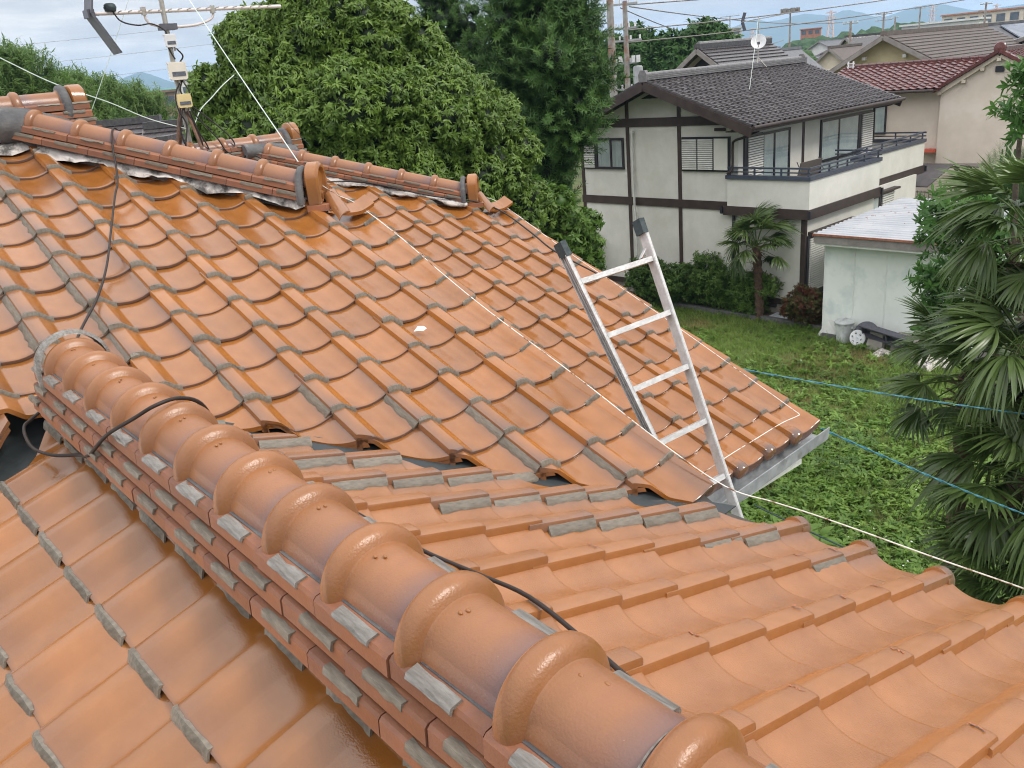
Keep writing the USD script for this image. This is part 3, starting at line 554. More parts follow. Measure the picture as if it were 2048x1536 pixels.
put(ant, 'support_bar', MB().tube(catmull([(-.13, -.0, 1.0), (-.12, 0, .96), (-.08, 0, .93), (.05, 0, .915), (.2, 0, .92), (.31, 0, .945), (.355, 0, .975), (.36, 0, 1.02)], 5), .009, 7), M_['pink_tube'], 60)
for x in (-.13, .36): put(ant, 'clip', MB().box((x-.014, -.016, .995), (x+.014, .016, 1.045)), M_['mast'])
put(ant, 'clamp', MB().box((-.045, -.035, .895), (.07, .035, .935)), M_['grey_plastic'])
for i in range(17):
    x = -.30+i*.068; put(ant, 'element', MB().tube([(x, -.075, 1.018+.001*i), (x, .075, 1.018+.001*i)], .0035, 5), M_['mast'])
for s in (1, -1):
    put(ant, 'reflector_arm', MB().beam((-.49, 0, 1.01), (-.36, 0, .76) if s < 0 else (-.42, 0, 1.30), .16, .012, (1, 0, .5)), M_['grey_plastic'])
put(ant, 'reflector_hub', MB().box((-.51, -.05, .985), (-.465, .05, 1.035)), M_['grey_plastic'])
put(ant, 'feed_box', MB().lathe([(0, -.02), (.035, -.02), (.042, 0), (.038, .018), (.025, .028), (0, .03)], 12, frame((-.345, 0, 1.045), (1, 0, 0), (0, 1, 0))), M_['rubber'], 50)
def booster(z, w, h, m, x=.0):
    b = put(ant, 'booster_box', MB().tm(trimesh.Trimesh(*MB().prism([(-w/2, .010), (-w/2+.010, 0), (w/2-.010, 0), (w/2, .010), (w/2, h-.008), (w/2-.008, h), (-w/2+.008, h), (-w/2, h-.008)], -.075, -.022).mesh(), process=False).apply_transform(np.array([[.985, .17, 0, x], [-.17, .985, 0, 0], [0, 0, 1, z-h/2], [0, 0, 0, 1.]]))), m)
    Mx = np.array([[.985, .17, 0, x], [-.17, .985, 0, 0], [0, 0, 1, z-h/2], [0, 0, 0, 1.]])
    put(b, 'dark_label', MB().box((-w*.36, -.0785, h*.22), (w*.40, -.075, h*.48), Mx), M_['label'])
    put(b, 'lid', MB().box((-w/2-.003, -.060, h-.002), (w/2+.003, -.020, h+.006), Mx), m)
    for k in (-.25, .0, .25): put(b, 'connector', MB().tube([Mx[:3, :3] @ A3(k*w, -.05, 0)+Mx[:3, 3], Mx[:3, :3] @ A3(k*w, -.05, -.026)+Mx[:3, 3]], .007, 6), M_['mast'])
booster(.82, .072, .080, M_['box_white'], .002); booster(.62, .118, .112, M_['box_cream'], .008); booster(.42, .098, .086, M_['box_yellow'], .010)
for i, P in enumerate([[(-.34, -.01, 1.03), (-.30, -.02, .96), (-.20, -.03, .93), (-.10, -.03, .935), (-.02, -.04, .88), (-.03, -.05, .78), (.0, -.05, .70)], [(.01, -.05, .56), (-.05, -.05, .47), (-.055, -.06, .36), (-.02, -.06, .26), (-.06, -.07, .12), (-.04, -.07, .02)], [(.02, -.05, .56), (.05, -.06, .47), (.03, -.05, .40)],
                       [(-.02, -.05, .37), (-.07, -.06, .26), (-.06, -.07, .12), (.0, -.08, .06), (.06, -.07, .10), (.05, -.06, .22), (.02, -.05, .37)], [(.03, -.05, .37), (.10, -.06, .26), (.18, -.08, .14), (.22, -.09, .05), (.30, -.10, -.01)], [(.05, -.05, .38), (.14, -.05, .30), (.27, -.06, .16), (.30, -.07, .08), (.2, -.08, .03), (.24, -.1, -.02), (.36, -.12, .0)],
                       [(0, -.05, .36), (.05, -.06, .22), (.10, -.06, .10), (.12, -.06, -.02)], [(.02, -.05, .56), (-.01, -.05, .50), (.0, -.05, .46)], [(.02, -.06, .77), (.055, -.06, .72), (.03, -.05, .68)]]):
    put(ant, 'coax_cable', MB().tube(catmull(P, 6), .0055, 6), M_['black'], 60)
put(ant, 'guy_ring', MB().lathe([(.02, 1.46), (.03, 1.46), (.03, 1.48), (.02, 1.48)], 12, frame((.012, 0, 0), (1, 0, 0), (0, 1, 0))), M_['mast'])
TOPP = A3(1.262, 2.85, 8.07)
gl = 'pale guy wire from the antenna mast '
line('guy_wire', [TOPP, (1.17, 1.85, 7.33), (1.10, .93, 6.645)], .0030, M_['guy'], gl+'down to the upper hip ridge end tile', 'wire', 5)
line('guy_wire', [TOPP, (.75, 3.3, 7.0), (.45, 3.55, 6.45)], .0022, M_['guy'], gl+'down past the distant blue peak', 'wire', 5)
line('guy_wire', [(1.25, 2.84, 6.83), (1.0, 2.85, 6.925), (.75, 2.85, 7.06), (.45, 2.86, 7.2), (.17, 2.88, 7.38), (-.3, 2.9, 7.7)], .0032, M_['guy'], 'pale wire rising from the mast foot to the upper left', 'wire', 5)
line('guy_wire', [(1.30, 2.80, 6.87), (1.38, 2.85, 6.955), (1.48, 2.85, 7.03), (1.57, 2.85, 7.10), (1.68, 2.85, 7.17)], .0036, M_['guy'], 'short kinked pale wire right of the antenna mast', 'wire', 5)
line('guy_wire', [(1.68, 2.85, 7.17), (1.84, 2.6, 6.9), (2.0, 2.45, 6.62)], .0022, M_['green_rope'], 'thin dark wire from the kinked pale wire down to the far ridge', 'wire', 5)
for i in range(2): line('overhead_wire', sag((-4.5, 6+i*.5, 4.9+i*.1), (2.2, 5+i*.5, 10.0), .1), .0022, M_['guy'], 'thin wire slanting across the top left sky, '+('lower' if i == 0 else 'upper')+' of two', 'wire', 5, sm=2)
def rope(p, q, d, lab, r=.0065):
    P = sag(p, q, d, 60); th = np.arange(60)*1.15; m = MB()
    for k in range(2): m.tube(P+np.stack([0*th, r*.75*np.cos(th+k*np.pi), r*.75*np.sin(th+k*np.pi)], 1), r*.62, 5)
    return put(None, 'blue_rope', m, M_['rope'], 60, label=lab, cat='rope')
rope((4.0, 1.0, 4.72), (8.0, -1.36, 3.29), .05, 'upper twisted blue rope stretched from the roof verge to the fan palm')
rope((3.14, -1.13, 4.86), (6.7, -1.75, 2.73), .03, 'lower twisted blue rope tied to the gutter corner')
line('hanging_rope', sag((2.2, -1.3, 4.8), (3.6, -2.6, 3.7), .02), .005, M_['green_rope'], 'dark green rope below the eave corner beside the ladder', 'rope', 5, sm=2)

# ------------------------------------------------------------------ neighbour's half-timbered house
HR = .0348; HK = A3(19.21, 8.52, 0)
H = frame(HK, A3(math.cos(HR), math.sin(HR), 0), A3(-math.sin(HR), math.cos(HR), 0))
def hw(x, y, z=0): return H[:3, :3] @ A3(x, y, z)+HK
M_['stucco'] = mat('cream_stucco', (.55, .54, .485), (.61, .595, .54), 2.0, .85, bump=.15, bscale=90, extra=((.51, .49, .43), .9, .5, .75))
M_['timber'] = mat('dark_brown_timber', (.026, .017, .015), (.042, .028, .024), 4.0, .5)
M_['frame'] = mat('black_window_frame', (.012, .012, .017), (.018, .018, .024), 4.0, .35)
M_['louver'] = mat('white_louvre', (.58, .57, .53), (.66, .65, .61), 4.0, .5)
M_['rail'] = mat('navy_railing', (.035, .042, .062), (.05, .058, .08), 6.0, .4)
M_['curtain'] = mat('pale_curtain', (.66, .70, .70), (.80, .82, .80), 3.0, .9, transl=.3)
M_['concrete'] = mat('foundation_concrete', (.25, .23, .20), (.34, .31, .27), 5.0, .85, bump=.3, bscale=30)
M_['darkroom'] = mat('dark_interior', (.02, .02, .02), (.03, .03, .03), 4.0, .9)
M_['grey_tile'] = mat('charcoal_roof_tile', (.042, .037, .038), (.070, .062, .063), 8.0, .18, .30, .1, 60, rand=.25, spec=.7)
M_['maroon_tile'] = mat('maroon_roof_tile', (.060, .020, .018), (.095, .034, .030), 8.0, .12, .26, .1, 60, rand=.25, spec=.75)
glass = usdkit.material(stage, '/World/Looks/window_glass', {'t': ('transparent_bsdf', {'color': (.90, .93, .93)}), 'g': ('glossy_bsdf', {'roughness': .02, 'color': (.9, .9, .9)}), 'f': ('layer_weight', {'blend': .5}), 'pw': ('math', {'math_type': 'power', 'value2': 3.0}), 'ma': ('math', {'math_type': 'multiply_add', 'value2': .45, 'value3': .035}), 'm': ('mix_closure', {})}, [('f.facing', 'pw.value1'), ('pw.value', 'ma.value1'), ('ma.value', 'm.fac'), ('t.BSDF', 'm.closure1'), ('g.BSDF', 'm.closure2')], surface='m.closure')
nb = thing('half_timbered_house', 'two storey cream house with dark timber bands and charcoal tiled gable roof', 'house', HK, HR)
def nbox(name, lo, hi, m, par=None, label=None): return put(par or nb, name, MB().box(lo, hi), M_[m], label=label)
Wb = nbox('wall', (0, 0, .33), (3.95, 7.85, 2.80), 'stucco'); nbox('wall', (3.95, .45, .33), (7.9, 7.85, 2.80), 'stucco')
# upper storey with its gable
g = MB().prism([(7.85, 2.80), (7.85, 5.12), (4.76, 6.30), (2.04, 5.27), (2.04, 2.80)], 0, 7.9, frame((0, 0, 0), (0, 1, 0), (1, 0, 0), A3(0, 0, 1)))
put(nb, 'upper_wall', g, M_['stucco'])
nbox('foundation', (.03, .03, 0), (7.87, 7.82, .33), 'concrete'); nbox('sill_beam', (-.025, -.02, .33), (7.9, 7.88, .49), 'timber')
for y in (3.5, 1.0): nbox('vent', (-.028, y-.2, .22), (.03, y+.2, .325), 'darkroom')
for y in (5.85, 3.94): nbox('post', (-.022, y, .49), (.0, y+.12, 2.85), 'timber'); nbox('post', (-.022, y, 3.09), (.0, y+.12, 5.18), 'timber'); nbox('post', (-.022, y, 5.43), (.0, y+.12, 5.90), 'timber')
nbox('corner_post', (-.022, 7.75, .49), (.1, 7.87, 5.0), 'timber'); nbox('corner_post', (-.024, -.024, .49), (.08, .10, 2.74), 'timber')
nbox('beam', (-.03, 2.36, 2.85), (.0, 7.9, 3.09), 'timber')
put(nb, 'beam', MB().prism([(2.04, 5.18), (7.85, 5.18), (7.4, 5.43), (2.15, 5.43)], -.03, 0, frame((0, 0, 0), (0, 1, 0), (1, 0, 0), A3(0, 0, 1))), M_['timber'])
put(nb, 'gable_vent', MB().prism([(5.35, 5.97), (4.17, 5.97), (4.76, 6.19)], -.02, 0, frame((0, 0, 0), (0, 1, 0), (1, 0, 0), A3(0, 0, 1))), M_['darkroom'])
nbox('vent_grille', (-.04, 2.44, 5.02), (0, 2.79, 5.10), 'timber')
put(nb, 'drain_pipe', MB().tube([(-.06, 5.70, 5.0), (-.06, 5.70, 3.3), (-.10, 5.66, 3.1), (-.10, 5.66, 2.8), (-.06, 5.66, 2.6), (-.06, 5.66, .4)], .035, 8), M_['louver'], 60, label='cream vertical pipe beside the left post')
nbox('pipe_cap', (-.10, 5.65, 5.0), (-.02, 5.75, 5.07), 'louver')
put(nb, 'downpipe', MB().tube(catmull([(-.10, 1.35, 5.02), (-.12, 1.75, 4.86), (-.10, 2.10, 4.76), (-.08, 2.17, 4.6), (-.08, 2.17, 4.1), (-.12, 2.2, 3.95), (-.15, 2.3, 3.88)], 5), .035, 8), M_['timber'], 60)
put(nb, 'downpipe', MB().tube([(-.06, 2.14, 2.74), (-.06, 2.14, .4)], .05, 8), M_['frame'], 60)
def onA(par, name, y0, y1, z0, z1, m, t=.04, x=0.0, **k): return put(par, name, MB().box((x-t, min(y0, y1), z0), (x, max(y0, y1), z1)), M_[m] if isinstance(m, str) else m, **k)
def louv(par, lo, hi, axis, n=16):
    """a shutter panel of slats; axis 0: faces -x, 1: faces -y"""
    m = MB(); lo = A3(*lo); hi = A3(*hi); dz = (hi[2]-lo[2])/n
    for i in range(n):
        a = lo.copy(); b = hi.copy(); a[2] = lo[2]+dz*i+.004; b[2] = a[2]+dz*.66; m.box(a, b)
    return put(par, 'shutter_slats', m, M_['louver'])
def curt(par, lo, hi, axis, n=26):
    lo = A3(*lo); hi = A3(*hi); o = 1-axis; t = np.linspace(0, 1, n); P = []
    for z in (lo[2], hi[2]):
        r = np.zeros((n, 3)); r[:, o] = lo[o]+(hi[o]-lo[o])*t; r[:, axis] = lo[axis]+.007*np.sin(t*n*1.3)+.004*np.sin(t*n*2.9+z); r[:, 2] = z; P.append(r)
    e = np.zeros(3); e[axis] = .006
    return put(par, 'curtain', MB().strip(np.array(P), np.array(P)+e), M_['curtain'], 40)
def window(par, lo, hi, axis, panes, name='window', fr=.05, shutter=None):
    """sliding window set proud of a wall; axis 0: faces -x, 1: faces -y; panes: fractions"""
    lo = A3(*lo); hi = A3(*hi); o = 1-axis; m = MB(); D = A3(0, 0, 0); D[axis] = 1
    def bar(a0, a1, z0, z1, d0, d1):
        l = np.zeros(3); h = np.zeros(3); l[o] = a0; h[o] = a1; l[2] = z0; h[2] = z1; l[axis] = lo[axis]+d0; h[axis] = lo[axis]+d1; return l, h
    for q in (bar(lo[o], hi[o], lo[2], lo[2]+fr, -.055, 0), bar(lo[o], hi[o], hi[2]-fr, hi[2], -.055, 0), bar(lo[o], lo[o]+fr, lo[2]+fr, hi[2]-fr, -.05, 0), bar(hi[o]-fr, hi[o], lo[2]+fr, hi[2]-fr, -.05, 0)): m.box(*q)
    w = put(par, name, m, M_['frame'])
    put(w, 'backing', MB().box(*bar(lo[o]+fr*.5, hi[o]-fr*.5, lo[2]+fr*.5, hi[2]-fr*.5, -.0045, -.002)), M_['darkroom'])
    c = np.cumsum([0]+list(panes)); span = hi[o]-lo[o]-2*fr
    for i in range(len(panes)):
        p0 = lo[o]+fr+span*c[i]; p1 = lo[o]+fr+span*c[i+1]; dd = -.040 if i % 2 else -.046
        put(w, 'pane', MB().box(*bar(p0+.02, p1-.02, lo[2]+fr, hi[2]-fr, dd, dd+.004)), glass)
        l, h = bar(p0+.02, p1-.02, lo[2]+fr, hi[2]-fr, 0, 0); l[axis] = h[axis] = lo[axis]-.022
        curt(w, l, h, axis)
        if i: put(w, 'stile', MB().box(*bar(p0-.03, p0+.03, lo[2]+fr, hi[2]-fr, -.052, -.012)), M_['frame'])
    return w
w1 = window(nb, (0, 6.07, 3.93), (0, 7.22, 4.87), 0, (.44, .56), fr=.07)
s1_ = onA(nb, 'shutter_box', 7.225, 7.72, 3.93, 4.87, 'frame', .05); louv(s1_, (-.09, 7.25, 3.97), (-.052, 7.68, 4.83), 0)
s2_ = onA(nb, 'shutter_box', 2.28, 3.90, 3.92, 4.87, 'frame', .05)
louv(s2_, (-.09, 3.37, 3.97), (-.052, 3.86, 4.82), 0); louv(s2_, (-.09, 2.83, 3.97), (-.052, 3.32, 4.82), 0); onA(s2_, 'shutter_panel', 2.34, 2.78, 3.97, 4.82, 'stucco', .03, x=-.052)
Y2 = 2.04
wa = window(nb, (1.16, Y2, 3.02), (2.66, Y2, 4.84), 1, (.42, .58), fr=.07); sa = nbox('shutter_box', (.24, Y2-.05, 3.02), (1.155, Y2, 4.86), 'frame'); louv(sa, (.40, Y2-.09, 3.05), (1.14, Y2-.052, 4.80), 1, 26)
wb = window(nb, (4.46, Y2, 3.02), (7.0, Y2, 4.86), 1, (.45, .55), fr=.08); put(wb, 'mid_rail', MB().box((4.54, Y2-.06, 3.58), (6.9, Y2-.02, 3.66)), M_['frame'])
sb = nbox('shutter_box', (7.005, Y2-.05, 3.02), (7.88, Y2, 4.86), 'frame'); louv(sb, (7.10, Y2-.09, 3.05), (7.84, Y2-.052, 4.80), 1, 26)
nbox('post', (3.40, Y2-.022, 3.0), (3.52, Y2, 5.1), 'timber')
# ground floor right side: shutters under a narrow eave board, far window
sc = nbox('shutter_box', (.082, -.05, .49), (.98, 0, 2.26), 'frame'); louv(sc, (.18, -.09, .72), (.94, -.052, 2.2), 1, 24)
nbox('eave_board', (.17, -.17, 2.28), (2.6, 0, 2.36), 'timber'); window(nb, (1.0, 0, .55), (2.5, 0, 2.26), 1, (.5, .5), fr=.06)
wd = window(nb, (3.99, .45, .8), (5.3, .45, 2.55), 1, (.45, .55), fr=.07); se = nbox('shutter_box', (5.305, .40, .8), (6.2, .45, 2.62), 'frame'); louv(se, (5.36, .36, .85), (6.16, .398, 2.55), 1, 24)
nbox('eave_board', (3.98, .25, 2.60), (6.3, .45, 2.66), 'timber')
# balcony
bal = nbox('balcony_floor', (-.08, -.13, 2.80), (3.90, 2.02, 2.99), 'timber'); nbox('balcony_floor', (3.9, .58, 2.80), (8.6, 2.02, 2.99), 'timber')
def parapet(lo, hi): nbox('balcony_wall', lo, hi, 'stucco', bal)
parapet((-.10, -.15, 2.99), (-.0, 2.33, 3.74)); parapet((0, -.15, 2.99), (3.90, -.05, 3.74)); parapet((3.80, -.05, 2.99), (3.90, .55, 3.74)); parapet((3.90, .55, 2.99), (8.6, .65, 3.74)); parapet((8.5, .65, 2.99), (8.6, 4.2, 3.74))
for lo, hi in (((-.14, -.19, 2.74), (.02, 2.44, 2.995)), ((.02, -.19, 2.74), (3.94, -.03, 2.995)), ((3.9, .51, 2.74), (8.64, .67, 2.995)), ((8.48, .67, 2.74), (8.64, 4.2, 2.995))): nbox('balcony_beam', lo, hi, 'timber', bal)
for x, y in ((-.19, 2.44), (-.19, -.24), (3.94, -.24), (8.64, .46)): nbox('beam_end', (x, y, 2.78), (x+.07, y+.07, 2.97), 'frame', bal)
for lo, hi in (((-.14, -.19, 3.74), (.04, 2.37, 3.84)), ((.04, -.19, 3.74), (3.94, -.01, 3.84)), ((3.76, -.01, 3.74), (3.94, .51, 3.84)), ((3.76, .51, 3.74), (8.64, .69, 3.84)), ((8.46, .69, 3.74), (8.64, 4.2, 3.84))): nbox('parapet_cap', lo, hi, 'rail', bal)
for z in (3.93, 4.04):
    rr = .028 if z > 4 else .02
    for p, q in (((-.05, -.10, z), (-.05, 2.33, z)), ((-.25*0-.05, -.10, z), (3.95, -.10, z)), ((3.85, -.2, z), (3.85, 1.2, z)), ((3.7, .60, z), (8.7, .60, z)), ((8.55, .5, z), (8.55, 4.2, z)), ((-.05, 2.30, z), (.3, 2.30, z))): put(bal, 'railing', MB().beam(p, q, rr*2, rr*1.6), M_['rail'])
for x, y in [(-.05, t) for t in (-.08, .7, 1.5, 2.28)]+[(t, -.10) for t in (1.0, 2.0, 3.0, 3.84)]+[(t, .60) for t in (4.6, 5.6, 6.6, 7.6, 8.5)]+[(8.55, t) for t in (1.5, 2.4, 3.3)]: nbox('rail_post', (x-.02, y-.02, 3.84), (x+.02, y+.02, 4.02), 'rail', bal)
M_['mesh_cloth'] = mat('brown_bench_mesh', (.075, .06, .052), (.12, .10, .088), 60.0, .7)
ch = thing('garden_bench', 'brown mesh bench standing on the balcony of the cream house', 'bench', hw(2.3, .95, 3.0), HR)
put(ch, 'backrest', MB().beam((-.45, .30, .70), (.75, .30, .70), .03, .46, (0, -.25, 1)), M_['mesh_cloth']); put(ch, 'seat', MB().box((-.45, -.22, .40), (.75, .28, .43)), M_['mesh_cloth'])
for x in (-.46, .76):
    put(ch, 'leg', MB().tube([(x, -.24, 0), (x, -.22, .42), (x, -.20, .60), (x, .20, .62), (x, .36, .95)], .016, 6), M_['frame'], 60); put(ch, 'leg', MB().tube([(x, .30, 0), (x, .28, .45)], .016, 6), M_['frame'], 60)
# roof of the cream house
NS = .376; RY, RZ = 4.76, 6.50; rx0, rx1 = -.62, 8.25
an_, bn_ = A3(1, 0, 0), unit((0, 1, NS)); nn_ = np.cross(an_, bn_)
cheap = catmull([(0, .002), (.008, .040), (.045, .042), (.080, .026), (.13, .004), (.20, .0), (.27, .016)], 1)
def cheap_tile(w=.27, L=.27):
    P = cheap*A3(w/.27, 1)[:2]; t = np.array([np.stack([P[:, 0], np.full(len(P), y), P[:, 1]+k], 1) for y, k in ((L, -.014), (0, .020))]); f = []
    k = len(P); v = t.reshape(-1, 3); f = [[j, k+j, k+j+1, j+1] for j in range(k-1)]; m = MB().add(v, f)
    e = np.stack([P[:, 0], np.full(k, 0), P[:, 1]-.010], 1); m.add(np.vstack([v[k:], e]), [[j, k+j, k+j+1, j+1] for j in range(k-1)])
    m.add(np.vstack([v[[0, k]], [[0, L, -.03], [0, 0, -.02]]]), [[0, 2, 3, 1]]); return m
def tile_field(par, O, a, b, nc, nr, pa, pb, mat_, limit=300, w=.27, L=.27, keep=None):
    """tiles in courses; the ones that show largest are parts, the rest one mesh"""
    T = cheap_tile(w, L); v, f, n = meshkit.arrays(T.mesh(), 40); nvec = np.cross(a, b); spots = []
    for r in range(nr):
        for c in range(nc):
            o = O+a*pa*c+b*pb*r
            if keep is None or keep(o): spots.append(o)

    S = np.array(spots); par_w = wm(par); d = np.linalg.norm((S @ par_w[:3, :3].T+par_w[:3, 3])-EYE, axis=1); order = np.argsort(d); rest = MB()
    for i, k in enumerate(order):
        M = frame(S[k]+nvec*rng.normal(0, .003), unit(a+nvec*rng.normal(0, .01)), b, nvec)
        if i < limit:
            m = raw(free(path_of(par), 'roof_tile'), v, f, mat_, n); m.AddTransformOp().Set(Gf.Matrix4d(*M.T.ravel().tolist()))
        else: rest.add(T.mesh()[0] @ M[:3, :3].T+M[:3, 3], T.mesh()[1])
    if rest.n: put(par, 'roof_tiles', rest, mat_, 40, kind='stuff')
def wm(prim):
    m = UsdGeom.Xformable(prim).ComputeLocalToWorldTransform(Usd.TimeCode.Default()); return np.array(m).T
sl = put(nb, 'roof_slope', MB().box((rx0, 0, -.06), (rx1, 3.74, -.02), frame(A3(0, RY-3.47, RZ-3.47*NS), an_, bn_)), M_['timber'])
tile_field(sl, A3(rx0-.0, RY-3.50, RZ-3.50*NS+.0), an_, bn_, 33, 16, .268, .228, M_['grey_tile'])
b2_ = unit((0, -1, NS)); sl2 = put(nb, 'roof_slope', MB().box((-rx1, 0, -.06), (-rx0, 3.74, .03), frame(A3(0, RY+3.47, RZ-3.47*NS), A3(-1, 0, 0), b2_)), M_['grey_tile'])
for s in (1, -1):
    for x in (rx0-.02, rx1-.02): put(nb, 'barge_board', MB().beam((x, RY-s*.0, RZ-.16), (x, RY-s*3.52, RZ-.16-3.52*NS), .05, .24, (0, s*NS, 1)), M_['timber'])
put(nb, 'eave_board', MB().box((rx0, RY-3.50, RZ-3.5*NS-.16), (rx1, RY-3.47, RZ-3.5*NS-.02)), M_['timber'])
put(nb, 'eave_soffit', MB().box((rx0+.02, RY-3.45, 5.03), (rx1-.05, 2.05, 5.06)), M_['timber'])
put(nb, 'eave_gutter', MB().tube([(rx0, RY-3.57, RZ-3.5*NS-.05), (rx1+.05, RY-3.57, RZ-3.5*NS-.05)], .055, 8), M_['timber'], 60)
put(nb, 'downpipe', MB().tube([(rx1-.2, RY-3.55, 5.1), (rx1-.35, RY-3.3, 5.0), (7.95, 2.0, 4.9), (7.95, 1.98, 3.9)], .04, 8), M_['timber'], 60)
rdg = nbox('roof_ridge', (rx0+.02, RY-.10, RZ-.02), (rx1-.05, RY+.10, RZ+.13), 'grey_tile')
M_['ridge_grey'] = mat('pale_grey_ridge', (.13, .125, .125), (.19, .18, .18), 8.0, .35)
for k in range(3): put(rdg, 'flat_ridge_tile', MB().box((rx0+.03, RY-.13-.012*k, RZ+.09-.045*k), (rx1-.06, RY+.13+.012*k, RZ+.125-.045*k)), M_['ridge_grey'])
for k in range(32): put(rdg, 'ridge_tile', MB().tube([(rx0+.06+k*.27, RY, RZ+.13), (rx0+.32+k*.27, RY, RZ+.135)], .075, 8), M_['ridge_grey'], 50)
for x in (rx0+.03, rx1-.06): put(rdg, 'ridge_end_tile', MB().prism([(-.14, -.05), (.14, -.05), (.15, .15), (.08, .27), (-.08, .27), (-.15, .15)], -.06, .06, frame((x, RY, RZ), (0, 1, 0), (1, 0, 0), A3(0, 0, 1))), M_['ridge_grey'])
ds = thing('satellite_dish', 'white satellite dish on a pole above the charcoal tiled ridge', 'dish', hw(5.35, RY, RZ+.2), HR)
put(ds, 'pole', MB().tube([(0, 0, -.15), (0, 0, 1.35)], .02, 8), M_['mast'], 60)
for k in range(4): a = k*1.57+.5; put(ds, 'stay', MB().tube([(0, 0, .1), (.28*math.cos(a), .28*math.sin(a), -.22)], .012, 5), M_['mast'])
dm = frame((-.08, -.06, .58), unit((.5, -.85, 0)), unit(np.cross(unit((-.80, -.47, .38)), unit((.5, -.85, 0))))); put(ds, 'reflector', MB().lathe([(0, -.05), (.10, -.045), (.18, -.025), (.235, .01), (.24, .012), (.235, .016), (.1, -.035), (0, -.04)], 26, dm), M_['box_white'], 50)
put(ds, 'feed_arm', MB().tube([(-.08, -.06, .40), (-.38, -.24, .52)], .012, 6), M_['mast']); put(ds, 'feed', MB().box((-.42, -.29, .49), (-.36, -.22, .57)), M_['grey_plastic'])
put(ds, 'antenna_boom', MB().tube([(-.15, .5, 1.22), (.25, -.75, 1.32)], .014, 6), M_['mast'])
for k in range(8): t = k/7; put(ds, 'antenna_element', MB().tube([(-.15+.4*t-.1, .5-1.25*t-.03, 1.22+.1*t), (-.15+.4*t+.1, .5-1.25*t+.03, 1.22+.1*t)], .005, 4), M_['mast'])
put(ds, 'antenna_reflector', MB().beam((-.15, .5, 1.22), (-.12, .42, 1.50), .02, .10), M_['grey_plastic']); put(ds, 'antenna_reflector', MB().beam((-.15, .5, 1.22), (-.12, .42, .95), .02, .10), M_['grey_plastic'])
line('stay_wire', [hw(5.35, RY, 8.0), hw(1.9, 2.9, 5.98)], .006, M_['guy'], 'thin stay wire running down the charcoal tiled slope from the dish pole', 'wire', 4)
# white heater cabinet by the wall
M_['cab'] = mat('white_cabinet', (.52, .53, .51), (.58, .59, .57), 4.0, .5)
cb = thing('heater_cabinet', 'tall white cabinet against the cream house, half hidden by a shrub', 'cabinet', hw(-.75, 7.15, 0), HR); put(cb, 'body', MB().box((0, 0, .1), (.6, .62, 1.95)), M_['cab']); put(cb, 'door', MB().box((-.012, .02, .14), (0, .60, 1.90)), M_['cab']); put(cb, 'plinth', MB().box((-.02, -.02, 0), (.62, .64, .1)), M_['concrete'])

# ------------------------------------------------------------------ shed and the things along it
M_['shed'] = mat('pale_painted_panel', (.60, .63, .585), (.66, .69, .645), 1.3, .45, extra=((.53, .575, .55), .9, .50, .60), bump=.05)
M_['shed_roof'] = mat('white_corrugated_sheet', (.36, .38, .41), (.45, .46, .48), 1.5, .45, extra=((.20, .085, .05), 6.0, .62, .68))
M_['rust_edge'] = mat('rusty_edge', (.19, .065, .035), (.30, .13, .08), 12.0, .8)
M_['grey_board'] = mat('grey_brown_fascia', (.16, .14, .13), (.22, .20, .185), 3.0, .6)
sh = thing('garden_shed', 'pale green panelled shed with rusty white corrugated roof', 'shed', HK, HR)
put(sh, 'wall', MB().box((-.95, -4.9, .05), (3.5, -1.12, 2.42)), M_['shed'])
for k in range(5): y1 = -1.10-k*.785; put(sh, 'wall_panel', MB().box((-.985, y1-.775, .06), (-.95, y1, 2.42)), M_['shed'])
for k in range(6): y1 = -1.10-k*.785; put(sh, 'panel_seam', MB().box((-.993, y1-.012, .06), (-.985, y1+.004, 2.42)), M_['white_paint'])
put(sh, 'base', MB().box((-1.0, -4.92, 0), (3.52, -1.08, .06)), M_['concrete'])
put(sh, 'fascia', MB().box((-1.34, -5.1, 2.44), (-1.30, -.97, 2.62)), M_['grey_board']); put(sh, 'white_strip', MB().box((-1.30, -5.1, 2.38), (-1.0, -.99, 2.44)), M_['white_paint'])
x = np.arange(0, 5.0, .025); zc = 2.66+.10*(x/5)+.026*np.sign(np.sin(x/.22*2*np.pi))*np.abs(np.sin(x/.22*2*np.pi))**.5
t = np.array([np.stack([x-1.36, np.full(len(x), y), zc], 1) for y in (-.96, -2.3, -3.7, -5.1)]); put(sh, 'roof_sheet', MB().strip(t, t-A3(0, 0, .006)), M_['shed_roof'], 30)
put(sh, 'roof_edge', MB().box((-1.37, -5.1, 2.625), (-1.34, -.95, 2.675)), M_['rust_edge']); put(sh, 'roof_edge', MB().beam((-1.36, -.945, 2.62), (3.64, -.945, 2.72), .02, .05), M_['rust_edge'])
M_['bucket'] = mat('grey_white_plastic_bin', (.44, .46, .45), (.54, .56, .55), 6.0, .4, extra=((.3, .3, .28), 4.0, .55, .7))
tb = thing('dustbin', 'grey plastic dustbin with lid in front of the shed', 'bin', hw(-1.27, -1.83)); put(tb, 'body', MB().lathe([(0, 0), (.17, 0), (.215, .48), (.23, .485), (.23, .50), (.20, .50)], 22), M_['bucket'], 50)
ld = put(tb, 'lid', MB().lathe([(.24, .50), (.245, .52), (.20, .555), (.12, .57), (0, .572)], 22), M_['bucket'], 50); put(tb, 'handle', MB().tube([(-.09, 0, .57), (-.07, 0, .605), (.07, 0, .605), (.09, 0, .57)], .012, 6), M_['bucket'], 50)
for s in (-1, 1): put(tb, 'side_handle', MB().box((-.03, s*.225-.02, .38), (.03, s*.225+.02, .42)), M_['bucket'])
